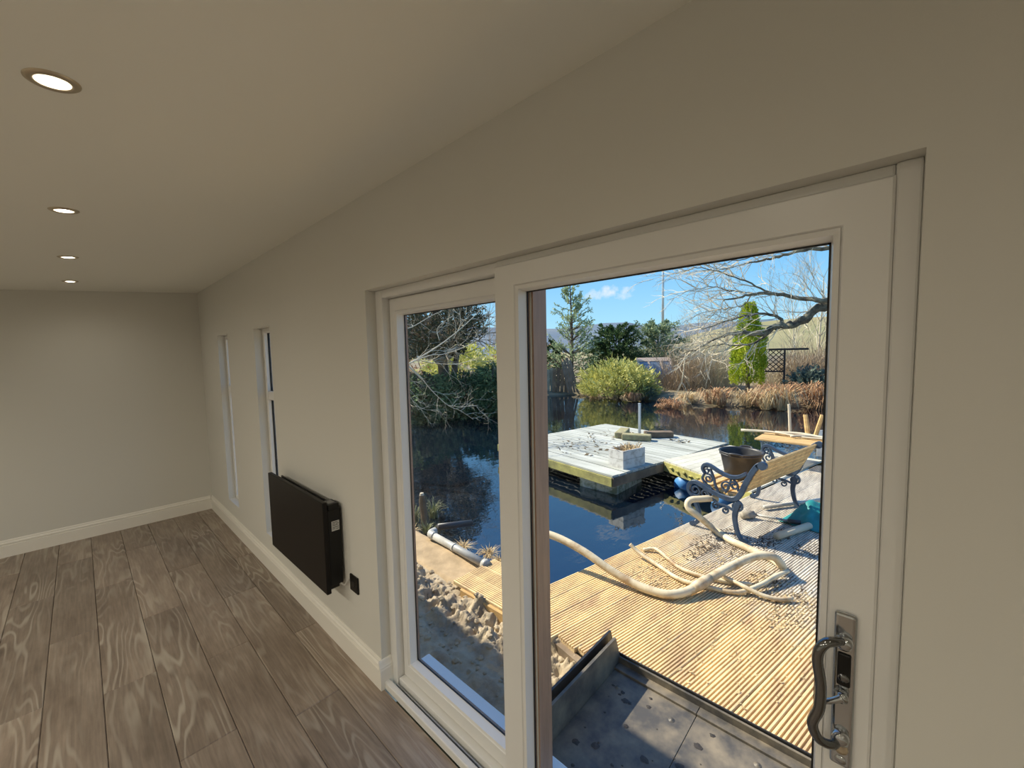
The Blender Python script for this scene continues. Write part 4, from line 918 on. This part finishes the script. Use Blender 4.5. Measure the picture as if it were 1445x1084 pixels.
m_pine = leafmat('pine_needles', (.18, .25, .13), (.50, .58, .34), 1.0)
m_dark = leafmat('dark_evergreen', (.025, .05, .02), (.11, .18, .06), 1.0, .15)
m_mid = leafmat('grey_pine', (.13, .18, .10), (.40, .48, .28), 1.0)
m_lime = leafmat('golden_juniper', (.30, .32, .08), (.72, .68, .24), 1.6)
m_cyp = leafmat('golden_cypress', (.20, .30, .02), (.66, .70, .06), 1.2)
m_yew = leafmat('yew_foliage', (.04, .05, .028), (.17, .17, .09), .8, .25)
m_hedge = leafmat('drooping_fir', (.045, .08, .035), (.30, .40, .17), .9, .4)
m_yell = leafmat('sunlit_shrub', (.46, .48, .12), (.80, .74, .28), .6)
m_greyb = leafmat('grey_shrub', (.08, .11, .09), (.22, .27, .20), 1.0)

def conifer(name, px, pyb, pyt, dist, wid_px, label, mat, seed, n_whorl=14, per=6, blade=.16, dens=10, up=.35, taper=1.0, twigs=3, base_f=.12):
    b = at(px, pyb, dist); h = top_h(px, pyt, b); R = wid_px/2*dist/FPX*1.12; rnd = random.Random(seed)
    T = tree_thing(name, b, label, 'tree'); wq, fq = MB(), MB()
    wq.tube([V(0, 0, -.3), V(.02*h, 0, h*.5), V(0, 0, h*.97)], [.022*h, .014*h, .004*h], 7)
    for w in range(n_whorl):
        f = base_f+(1-base_f)*w/n_whorl; z = h*f
        rr = R*(1-f**1.4)**taper*1.0+.05*R
        for k in range(per):
            a = rnd.random()*6.283; d = V(math.cos(a), math.sin(a), up*rnd.uniform(.5, 1.4)).normalized(); L = rr*rnd.uniform(.65, 1.15)
            p0 = V(0, 0, z+rnd.uniform(-.05, .03)*h); p1 = p0+d*L*.5+V(0, 0, -.03*L); p2 = p0+d*L+V(0, 0, .08*L)
            wq.tube([p0, p1, p2], [.006*h*(1-f*.6), .004*h*(1-f*.6), .0015*h], 4, cap=False)
            for t_ in range(twigs+int(4*L/R)):
                s_ = rnd.uniform(.25, 1); c0 = p0.lerp(p1, s_*2) if s_ < .5 else p1.lerp(p2, s_*2-1)
                td = (d+perp(d, rnd)*.9*rnd.random()+V(0, 0, .25*up)).normalized(); spray(fq, c0, td, L*.32, dens, blade, rnd)
    wq.build('trunk', m_bark, T); fq.build('foliage', mat, T); return T
conifer('pine_tree', 806, 548, 398, 22.5, 74, 'tall airy grey-green pine at the left of the far bank', m_pine, 3, 26, 4, .15, 8, .6, .75, 3)
conifer('evergreen_tree', 869, 545, 461, 25, 78, 'rounded dark evergreen tree between the two pines', m_dark, 6, 16, 9, .14, 18, .3, .45, 6, .05)
conifer('pine_tree', 928, 540, 455, 26, 72, 'low spreading grey-green pine behind the cold frame', m_mid, 9, 14, 8, .15, 12, .5, .5, 5, .1)
conifer('evergreen_tree', 775, 552, 478, 24, 46, 'small dark evergreen behind the wooden fence panels', m_dark, 12, 11, 8, .14, 13, .3, .6, 4, .05)

def blob_bush(name, label, cat, px, pyb, pyt, dist, wid_px, mat, seed, n=900, blade=.16, flop=.3, group=None, dens=5, kind_stem=m_bark, wz=.22):
    b = at(px, pyb, dist); h = top_h(px, pyt, b); R = wid_px/2*dist/FPX*1.1; rnd = random.Random(seed); T = tree_thing(name, b, label, cat, group); fq, wq = MB(), MB()
    for k in range(14):
        d = V(rnd.uniform(-1, 1), rnd.uniform(-1, 1), rnd.uniform(.6, 1.6)).normalized(); wq.tube([V(0, 0, -.1), d*h*.45, V(d.x*R*.75, d.y*R*.75, h*.7)], [.03, .02, .006], 4, cap=False)
    for k in range(n):
        d = rdir(rnd); d.z = abs(d.z); rr = rnd.uniform(.55, 1)*(1+.28*mnoise.noise(d*2.2+V(seed, 0, 0)))
        p = V(d.x*R*rr, d.y*R*rr, d.z*h*rr*.92); td = (V(d.x, d.y, d.z*.6+flop)).normalized(); spray(fq, p, td, blade*1.6, dens, blade, rnd, wz)
    wq.build('stems', kind_stem, T); fq.build('foliage', mat, T); return T
blob_bush('juniper_bush', 'yellow-green feathery juniper bush at the far waterline', 'bush', 873, 558, 512, 19.0, 92, m_lime, 4, 1100, .22, .55, None, 6, wz=.14)
blob_bush('evergreen_shrub', 'small dark shrub with pale leaves right of the juniper bush', 'bush', 907, 562, 545, 18.2, 26, m_greyb, 5, 220, .12)
blob_bush('grey_shrub', 'grey-green shrub at the right end of the far bank', 'bush', 1143, 556, 520, 19, 36, m_greyb, 8, 420, .15)
# golden cypress column
b = at(1055, 546, 19.2); h = top_h(1055, 431, b); rnd = random.Random(15); T = tree_thing('golden_cypress', b, 'bright yellow-green columnar cypress on the far bank', 'tree'); fq, wq = MB(), MB()
wq.tube([V(0, 0, -.3), V(0, 0, h*.5), V(0, 0, h*.95)], [.09, .06, .01], 6)
for k in range(3000):
    f = rnd.random()**.85; a = rnd.random()*6.283; R = .68*(1-f)**.55*(.75+.25*math.sin(f*3.1))+.04; R *= 1+.25*mnoise.noise(V(math.cos(a)*1.5, math.sin(a)*1.5, f*5))
    rr = R*rnd.uniform(.7, 1); p = V(math.cos(a)*rr, math.sin(a)*rr, f*h*.96+.05); spray(fq, p, V(math.cos(a)*.5, math.sin(a)*.5, 1).normalized(), .20, 5, .11, rnd, .2, .5)
wq.build('trunk', m_bark, T); fq.build('foliage', m_cyp, T)

# thickets, reeds and bracken along the far bank: each clump its own plant
def thicket(name, label, cat, px, pyb, pyt, dist, wid_px, mat, seed, n=420, lean=.35, r=.011, fork=2, group='brown thickets on the far bank', depth=1.0):
    b = at(px, pyb, dist); h = top_h(px, pyt, b); R = wid_px/2*dist/FPX; rnd = random.Random(seed); q = MB()
    for k in range(n):
        a = rnd.random()*6.283; rr = math.sqrt(rnd.random()); p = V(math.cos(a)*rr*R*.9, math.sin(a)*rr*depth, -.15); l = h*rnd.uniform(.5, 1.08)*(1-.35*rr*rr)
        d = V(rnd.uniform(-1, 1)*lean, rnd.uniform(-1, 1)*lean, 1).normalized(); pts = [p, p+d*l*.5+rdir(rnd)*.06*l, p+d*l+rdir(rnd)*.12*l]
        q.tube(pts, [r, r*.75, r*.35], 3, cap=False)
        for _ in range(fork):
            s_ = rnd.uniform(.35, .9); c0 = pts[0].lerp(pts[2], s_); dd = (d+rdir(rnd)*.8).normalized(); q.tube([c0, c0+dd*l*.15, c0+dd*l*.3+V(0, 0, .05*l)], [r*.6, r*.5, r*.2], 3, cap=False)
    R2 = Matrix.Rotation(math.atan2(b.y-CAM.y, b.x-CAM.x)-math.pi/2, 4, 'Z'); q.v = [tuple(R2 @ Vector(v)) for v in q.v]
    o = q.build(name, mat, None, False, b); tag(o, label, cat, group); return o
thicket('willow_thicket', 'brown twiggy thicket right of the cold frame', 'thicket', 972, 562, 478, 20.5, 70, m_twigb, 31, 520, .4)
thicket('willow_thicket', 'tan twiggy thicket left of the golden cypress', 'thicket', 1008, 560, 470, 21, 56, m_twig, 32, 480, .4)
thicket('willow_thicket', 'tan twiggy thicket right of the golden cypress', 'thicket', 1108, 560, 478, 22.5, 60, m_twig, 33, 420, .4)
thicket('willow_thicket', 'brown twiggy thicket behind the grey-green shrub', 'thicket', 1150, 558, 470, 22, 70, m_twigb, 34, 480, .4)
thicket('willow_thicket', 'pale twiggy thicket behind the low pine', 'thicket', 955, 545, 452, 28, 60, m_twig, 35, 300, .3)
def floppy(name, label, cat, px, pyb, pyt, dist, wid_px, mat, seed, n=500, w=.03, group=None):
    b = at(px, pyb, dist); h = top_h(px, pyt, b); R = wid_px/2*dist/FPX; rnd = random.Random(seed); q = MB()
    axis = V(-(b.y-CAM.y), b.x-CAM.x, 0).normalized()
    cl = [(axis*rnd.uniform(-R, R)+V(rnd.uniform(-1.3, 1.3), rnd.uniform(-1.3, 1.3), -.1), .25+1.05*rnd.random()**1.6) for _ in range(max(8, n//90))]
    for k in range(n):
        cc, hh = rnd.choice(cl); a = rnd.random()*6.283; c0 = cc+V(math.cos(a), math.sin(a), 0)*.16*rnd.random(); l = h*hh*rnd.uniform(.55, 1.1); d = (V(math.cos(a), math.sin(a), 0)+rdir(rnd)*.3); d.z = 0; d = d*l*rnd.uniform(.25, 1.1)
        pts = [c0, c0+d*.3+V(0, 0, l*.6), c0+d*.7+V(0, 0, l*.75), c0+d+V(0, 0, l*rnd.uniform(.1, .6))]; s = V(-d.y, d.x, 0).normalized()*w; b0 = len(q.v)
        for i, pt in enumerate(pts):
            kk = (.7, 1, .8, .1)[i]; q.v.append(tuple(pt-s*kk)); q.v.append(tuple(pt+s*kk))
        for i in range(3): q.f.append((b0+2*i, b0+2*i+1, b0+2*i+3, b0+2*i+2))
    o = q.build(name, mat, None, False, b); tag(o, label, cat, group); return o
G = 'dead growth along the far waterline'
floppy('dead_bracken', 'rust brown bracken heap on the waterline under the cypress', 'bracken', 1062, 566, 532, 17.2, 60, m_rust, 41, 1100, .013, G)
floppy('dead_bracken', 'rust brown bracken along the bank below the cold frame', 'bracken', 940, 566, 545, 16.8, 62, m_rust, 42, 900, .013, G)
floppy('dead_reeds', 'straw coloured reeds between the bracken heaps', 'reeds', 1000, 566, 540, 16.9, 66, m_dry, 43, 900, .012, G)
floppy('dead_reeds', 'straw coloured reeds right of the rust bracken', 'reeds', 1112, 570, 532, 17.2, 60, m_dry, 44, 900, .012, G)
floppy('dead_bracken', 'rust bracken at the right end of the far waterline', 'bracken', 1160, 574, 545, 18, 50, m_rust, 45, 800, .013, G)
floppy('dead_reeds', 'short dry grass below the wooden fence panels', 'reeds', 800, 558, 546, 20.5, 90, m_dry, 46, 600, .012, G)

# fence panels leaning on the left of the far bank
rnd = random.Random(7)
def slab_fence(px, pyb, pyt, dist, wid_px, nsl, mat, lean, label):
    b = at(px, pyb, dist); h = top_h(px, pyt, b); Wd = wid_px*dist/FPX; ang = math.atan2(b.y-CAM.y, b.x-CAM.x)-math.pi/2
    o = empty('fence_panel', b, ang); o.rotation_euler = (0, lean, ang); tag(o, label, 'fence', 'old fence panels on the far bank'); sw = Wd/nsl
    for k in range(nsl): MB().box(-Wd/2+k*sw+.01, -Wd/2+(k+1)*sw-.01, -.012, .012, -.2, h*rnd.uniform(.86, 1.0)).build('fence_board', mat, o)
    for f in (.25, .75): MB().box(-Wd/2, Wd/2, .012, .05, h*f-.04, h*f+.04).build('rail', mat, o)
m_fpale = M('pale_pickets', (.42, .40, .30), .9, col2=(.26, .25, .17), scale=3)
slab_fence(772, 550, 517, 20.6, 26, 6, m_fpale, 0, 'low pale picket panel at the frame edge of the far bank')
slab_fence(793, 548, 517, 20.4, 28, 5, m_old, .05, 'dark boarded panel between the pickets and the leaning boards')
slab_fence(808, 549, 503, 20.0, 15, 4, M('grey_brown_boards', (.26, .22, .18), .9, col2=(.16, .13, .10), scale=3), -.22, 'tall grey boards leaning to the right of the dark panel')

# cold frame with slanted glazed lid
b = at(925, 541, 21.5); ang = math.atan2(b.y-CAM.y, b.x-CAM.x)-math.pi/2
cf = empty('cold_frame', b, ang+.25); tag(cf, 'timber cold frame with slanted glazed lid on the far bank', 'cold frame')
w2 = .85
MB().prism([V(-w2, -.55, -.2), V(-w2, .5, -.2), V(-w2, .5, 1.22), V(-w2, -.55, .42)], (0, 0, 0), (.04, 0, 0)).build('side_panel', m_fresh, cf)
MB().prism([V(w2-.04, -.55, -.2), V(w2-.04, .5, -.2), V(w2-.04, .5, 1.22), V(w2-.04, -.55, .42)], (0, 0, 0), (.04, 0, 0)).build('side_panel', m_fresh, cf)
MB().box(-w2, w2, -.57, -.53, -.2, .42).build('front_panel', M('pinkish_boards', (.50, .40, .32), .85, col2=(.38, .30, .22), scale=4), cf)
MB().box(-w2, w2, .48, .52, -.2, 1.22).build('back_panel', m_old, cf)
sl = math.atan2(.80, 1.05); Ml = Matrix.Translation((0, -.55, .43)) @ Matrix.Rotation(sl, 4, 'X'); Ll = 1.36
lid = MB(); 
for x in (-w2, -.33, .25, w2-.09): lid.box(x, x+.09, 0, Ll, 0, .04, M=Ml)
lid.box(-w2, w2, 0, .06, 0, .045, M=Ml); lid.box(-w2, w2, Ll*.78, Ll, 0, .045, M=Ml)
lf = lid.build('lid_frame', M('pale_lid_frame', (.50, .38, .29), .85), cf)
m_pane = M('lid_glass', (.16, .20, .25), .12)
for x in (-w2+.05, -.26, .32): MB().box(x, x+.49, .06, Ll*.78, .01, .02, M=Ml).build('glass_pane', m_pane, lf)

# trellis behind the cypress, and the thin mast
b = at(1090, 545, 20.3); ang = math.atan2(b.y-CAM.y, b.x-CAM.x)-math.pi/2; h = top_h(1090, 493, b)
tl = empty('trellis', b, ang); tag(tl, 'dark square trellis panel right of the golden cypress', 'trellis')
m_trel = M('dark_trellis', (.05, .04, .035), .8)
for x in (-.40, .40): MB().box(x-.035, x+.035, -.035, .035, -.3, h).build('post', m_trel, tl)
MB().box(-.44, 1.2, -.03, .03, h-.05, h+.03).build('top_rail', m_trel, tl); MB().box(-.38, .38, -.02, .02, h*.38, h*.38+.06).build('rail', m_trel, tl)
z0_, z1_ = h*.40, h-.05
for k in range(-3, 8):
    for s in (1, -1):
        x0 = -.4+k*.2 if s > 0 else .4-k*.2; pts = []
        a0, a1 = V(x0, 0, z0_), V(x0+s*(z1_-z0_), 0, z1_); d = a1-a0; t0, t1 = 0.0, 1.0
        lo_, hi_ = -.38, .38
        ta, tb_ = sorted(((lo_-a0.x)/d.x, (hi_-a0.x)/d.x)); t0, t1 = max(0, ta), min(1, tb_)
        if t1-t0 > .03: MB().tube([a0+d*t0, a0+d*t1], .016, 4).build('lattice_slat', m_trel, tl)
b = at(935, 500, 70); h = top_h(935, 300, b); mst = empty('mast', b); tag(mst, 'tall thin grey mast rising against the sky', 'mast')
MB().tube([V(0, 0, -1), V(0, 0, h*.5), V(0, 0, h)], [.24, .19, .12], 8).build('pole', m_metal, mst, True); MB().tube([V(0, 0, -1), V(0, 0, 1.2)], [.34, .30], 8).build('base_sleeve', m_metal, mst, True)

# bare trees on the right and middle
def bare_tree(px, pyb, pyt, dist, label, seed, mat, depth=4, kids=3, r=.07, spread=.55, lean=0):
    b = at(px, pyb, dist); h = top_h(px, pyt, b); rnd = random.Random(seed); q = MB(); T = tree_thing('bare_tree', b, label, 'tree', 'leafless trees behind the far bank')
    pts, dd = limb(q, V(0, 0, -.2), V(lean, 0, 1).normalized(), h*.82, r, rnd, .05, .06, 8, 7, .3); q.build('trunk', mat, T); q = MB()
    for i in range(2, len(pts)):
        for k in range(3):
            tdir = V(0, 0, 1); nd = (tdir+perp(tdir, rnd)*rnd.uniform(.5, 1.1)).normalized(); f = i/len(pts); bare(q, pts[i], nd, h*.30*(1.15-f*.6), r*.42*(1.1-f*.7), depth-2, rnd, kids+1, spread, .16, .05)
    tag(q.build('branches', mat, T), kind='stuff'); return T
bare_tree(1152, 550, 352, 24, 'tall leafless tree at the right edge of the view', 51, m_twig, 4, 3, .06)
bare_tree(1120, 548, 372, 27, 'slim leafless tree left of the rightmost bare tree', 52, m_twig, 4, 3, .05)
bare_tree(1018, 545, 412, 30, 'leafless tree left of the golden cypress', 53, m_twigb, 4, 3, .05)
bare_tree(985, 543, 420, 38, 'leafless tree above the brown thicket', 54, m_twigb, 4, 3, .05)
bare_tree(690, 542, 415, 36, 'leafless tree seen above the left hedge', 55, m_twigb, 4, 3, .05)

# old oak whose limb reaches in from the right
ok = empty('oak_tree', (9.6, -2.1, -.5)); tag(ok, 'old oak reaching a crooked lichen-covered limb in from the right', 'tree')
KO = ok.location
q = MB(); q.tube(smooth_path([V(0, 0, -.5), V(.05, .05, .8), V(-.1, .2, 2.2), V(.0, .1, 4.5), V(.2, 0, 6.5)], 4), [.34-.013*i for i in range(17)], 12); q.build('trunk', m_lichen, ok, True)
D0 = 10.2
def opx(pts, ds): return [at(px, py, D0+d)-KO for (px, py), d in zip(pts, ds)]
main = smooth_path([V(-.02, .15, 3.2)]+opx([(1260, 385), (1205, 410), (1168, 428), (1140, 447), (1118, 459), (1098, 460), (1080, 470), (1058, 470), (1036, 470), (1012, 478), (985, 492), (968, 498)], [-.1, -.2, -.3, -.35, -.4, -.45, -.5, -.5, -.55, -.6, -.65, -.7]), 5)
nm = len(main); rnd = random.Random(60)
main = [p+rdir(rnd)*.035*(1-.5*i/nm) for i, p in enumerate(main)]
q = MB(); q.tube(main, [max(.010, .115*(1-i/nm)**.9)*rnd.uniform(.85, 1.2) for i in range(nm)], 9); q.build('limb', m_lichen, ok, True)
rnd = random.Random(61)
subs = [([(1104, 459), (1098, 447), (1075, 443), (1050, 446), (1020, 455), (990, 466)], .045), ([(1185, 420), (1160, 424), (1130, 420), (1090, 414), (1062, 415), (1040, 421), (1020, 424)], .07),
        ([(1085, 468), (1068, 482), (1045, 488), (1020, 486), (995, 492)], .035), ([(1090, 414), (1060, 400), (1020, 385), (985, 378), (962, 385)], .028), ([(1062, 415), (1030, 410), (1000, 405), (968, 412)], .02),
        ([(1240, 350), (1180, 350), (1135, 352), (1100, 362), (1072, 368), (1050, 372)], .06), ([(1135, 352), (1100, 350), (1060, 362), (1020, 372)], .03), ([(1050, 372), (1020, 380), (990, 372)], .018), ([(1062, 415), (1045, 432), (1020, 436), (1000, 440)], .018)]
sq = MB(); tq = MB()
for pts, r in subs:
    n = len(pts); P = smooth_path(opx(pts, [-.3-.1*i+rnd.uniform(-.1, .1) for i in range(n)]), 5); P = [p+rdir(rnd)*.02 for p in P]; m_ = len(P); sq.tube(P, [max(.006, r*.8*(1-.8*i/m_)) for i in range(m_)], 6)
    for i in range(4, m_, 2):
        if True:
            tdir = (P[i]-P[i-1]).normalized()
            for _ in range(1 if r > .05 else 2):
                nd = (tdir+perp(tdir, rnd)*.8+V(0, 0, .15)).normalized(); bare(tq, P[i], nd, rnd.uniform(.3, .75), .012, 2, rnd, 3, .6, .2, .0, .62)
for i in range(18, nm, 3):
    tdir = (main[i]-main[i-1]).normalized(); nd = (tdir+perp(tdir, rnd)*.8).normalized(); bare(tq, main[i], nd, rnd.uniform(.35, .7), .014, 2, rnd, 3, .6, .2, .0, .62)
# top limb joins the trunk
sq.tube(smooth_path([V(-.05, .12, 4.6)]+opx([(1290, 340), (1240, 350)], [-.1, -.3]), 5), [.11-.004*i for i in range(11)], 8); sq.tube(smooth_path([main[3]]+opx([(1215, 408), (1185, 420)], [-.2, -.3]), 5), [.08-.001*i for i in range(11)], 8)
sq.build('side_branches', m_lichen, ok, True); tag(tq.build('twigs', m_twig, ok), kind='stuff')

# yew and drooping firs on the left bank
b = at(628, 560, 15.5); yw = empty('yew_tree', b); tag(yw, 'large dark yew tree over the left end of the pond', 'tree')
q = MB(); rnd = random.Random(71)
q.tube(smooth_path([V(0, 0, -.4), V(.05, .1, .8), V(0, .2, 2.0), V(-.2, .3, 4)], 4), [.26-.012*i for i in range(13)], 9); q.tube(smooth_path([V(.35, -.3, -.4), V(.3, -.2, .8), V(.6, -.3, 2.2)], 4), [.17-.012*i for i in range(9)], 8); q.build('trunk', m_bark, yw, True)
fq, wq = MB(), MB(); axis = V(-(b.y-CAM.y), b.x-CAM.x, 0).normalized(); depth = V(b.x-CAM.x, b.y-CAM.y, 0).normalized()
for k in range(4200):
    d = rdir(rnd); rr = rnd.uniform(.35, 1)**.5*(1+.2*mnoise.noise(d*2.5)); p = axis*(d.x*2.5*rr+.75)+depth*(d.y*2.2*rr)+V(0, 0, 3.05+d.z*1.75*rr)
    if p.z < 1.7: p.z = 1.7+rnd.random()*.5
    spray(fq, p, (V(d.x, d.y, d.z*.5-.2)).normalized(), .28, 6, .13, rnd, .2)
for k in range(45):
    a = rnd.random()*6.283; d = V(math.cos(a), math.sin(a), rnd.uniform(.1, .9)).normalized(); bare(wq, V(0, 0, rnd.uniform(1, 2.6)), d, 1.3, .05, 2, rnd, 3, .7, .2, .02)
fq.build('foliage', m_yew, yw); tag(wq.build('branches', m_twigb, yw), kind='stuff')
def fir(px, pyb, pyt, dist, wid_px, label, seed, mat, n=1500):
    b = at(px, pyb, dist); h = top_h(px, pyt, b); R = wid_px/2*dist/FPX; rnd = random.Random(seed); T = tree_thing('drooping_fir', b, label, 'bush', 'low firs over the left water'); fq, wq = MB(), MB()
    axis = V(-(b.y-CAM.y), b.x-CAM.x, 0).normalized(); dep = V(b.x-CAM.x, b.y-CAM.y, 0).normalized()
    for k in range(26):
        a = rnd.random()*6.283; d = axis*math.cos(a)*R+dep*math.sin(a)*.9; wq.tube([V(0, 0, h*.5), d*.5+V(0, 0, h*rnd.uniform(.6, .95)), d*.95+V(0, 0, h*rnd.uniform(.2, .7))], [.04, .025, .008], 4, cap=False)
    for k in range(n):
        a = rnd.random()*6.283; rr = rnd.random()**.5; f = rnd.random(); d = axis*math.cos(a)*R*rr+dep*math.sin(a)*1.0*rr; lay = (math.floor(f*5)+.7*rnd.random())/5
        p = d+V(0, 0, h*lay*(1-.35*rr*rr)+.05); td = (d.normalized()*.9+V(0, 0, -.28)+rdir(rnd)*.25).normalized(); spray(fq, p, td, .36, 7, .16, rnd, .16, .8)
    wq.build('branches', m_bark, T); fq.build('foliage', mat, T)
fir(590, 590, 520, 13.6, 80, 'drooping dark fir beside the left window frame', 81, m_hedge)
fir(650, 588, 520, 14.2, 80, 'middle drooping dark fir over the water', 82, m_hedge)
fir(705, 585, 505, 14.4, 70, 'drooping dark fir behind the door mullion', 83, m_hedge, 1200)
blob_bush('sunlit_shrub', 'yellow-green sunlit shrub seen under the yew', 'bush', 650, 545, 480, 24, 90, m_yell, 18, 500, .3)
blob_bush('sunlit_shrub', 'yellow-green sunlit shrub behind the fir by the mullion', 'bush', 716, 545, 470, 28, 60, m_yell, 19, 400, .3)
blob_bush('brown_hedge', 'brown hedge seen past the yew', 'hedge', 600, 540, 470, 32, 110, m_rust, 20, 500, .3)
blob_bush('brown_hedge', 'brown hedge behind the mullion and the small pine', 'hedge', 740, 540, 485, 38, 120, m_rust, 22, 400, .3)

# pale leafless tree close by on the left bank
lb_ = V(2.2, 7.4, -.3); lt = empty('leafless_sapling', lb_); tag(lt, 'pale leafless tree with long bare branches in front of the yew', 'tree')
q = MB(); q.tube(smooth_path([V(-.2, .1, -.3), V(-.1, .0, .6), V(.05, .1, 1.3), V(0, .2, 2.6)], 4), [.07-.003*i for i in range(13)], 8); q.build('trunk', m_twig, lt, True)
bq = MB(); tq = MB(); rnd = random.Random(91)
def lp(pts, d0, d1): n = len(pts); return [at(px, py, d0+(d1-d0)*i/(n-1))-lb_ for i, (px, py) in enumerate(pts)]
for pts, r, d0, d1 in (([(540, 530), (570, 517), (600, 500), (630, 480), (660, 455), (690, 425)], .045, 7.9, 9.5), ([(560, 520), (605, 502), (625, 500), (655, 490), (680, 475), (706, 455)], .025, 8, 9.5), ([(590, 508), (610, 512), (640, 514), (670, 508), (706, 498)], .02, 8.2, 9.4), ([(560, 520), (572, 545), (580, 562), (590, 578)], .018, 8, 8.4), ([(596, 535), (610, 552), (632, 572), (650, 580), (668, 592)], .022, 8.2, 8.8), ([(632, 572), (650, 574), (675, 572)], .012, 8.5, 8.8), ([(640, 478), (650, 455), (646, 430)], .016, 9, 9.3), ([(620, 480), (618, 462), (640, 445)], .014, 8.8, 9.2), ([(545, 470), (580, 462), (610, 445), (640, 432)], .022, 8, 9)):
    P = smooth_path(lp(pts, d0, d1), 5); m_ = len(P); bq.tube(P, [max(.004, r*.5*(1-.75*i/m_)) for i in range(m_)], 6)
    for i in range(3, m_, 2):
        tdir = (P[i]-P[i-1]).normalized(); nd = (tdir+perp(tdir, rnd)*1.0).normalized(); bare(tq, P[i], nd, rnd.uniform(.25, .6), .0055, 2, rnd, 3, .8, .25, 0, .62)
bq.tube(smooth_path([V(0, .2, 1.0)]+lp([(520, 535), (540, 530)], 7.8, 7.9), 4), .045, 6); bq.tube(smooth_path([V(0, .2, 1.5)]+lp([(520, 480), (545, 470)], 7.8, 8), 4), .03, 6); bq.tube(smooth_path(lp([(575, 516), (585, 525), (596, 535)], 8, 8.2), 4), .02, 6)
bq.build('limbs', m_twig, lt, True); tag(tq.build('twigs', m_twig, lt), kind='stuff')

# the bank goes on to the right of the doorway's view
thicket('willow_thicket', 'brown twiggy thicket on the bank beyond the right door frame', 'thicket', 1230, 560, 455, 22, 110, m_twigb, 36, 420, .4)
thicket('willow_thicket', 'tan twiggy thicket farther right on the hidden bank', 'thicket', 1350, 562, 440, 22, 130, m_twig, 37, 420, .4)
floppy('dead_bracken', 'rust bracken on the bank beyond the right door frame', 'bracken', 1260, 580, 540, 18.6, 130, m_rust, 47, 900, .013, G)
floppy('dead_reeds', 'straw reeds farther right on the hidden bank', 'reeds', 1400, 590, 540, 18.6, 150, m_dry, 48, 900, .012, G)
blob_bush('evergreen_shrub', 'dark evergreen bush on the bank beyond the right door frame', 'bush', 1300, 560, 450, 26, 130, m_dark, 25, 700, .22)
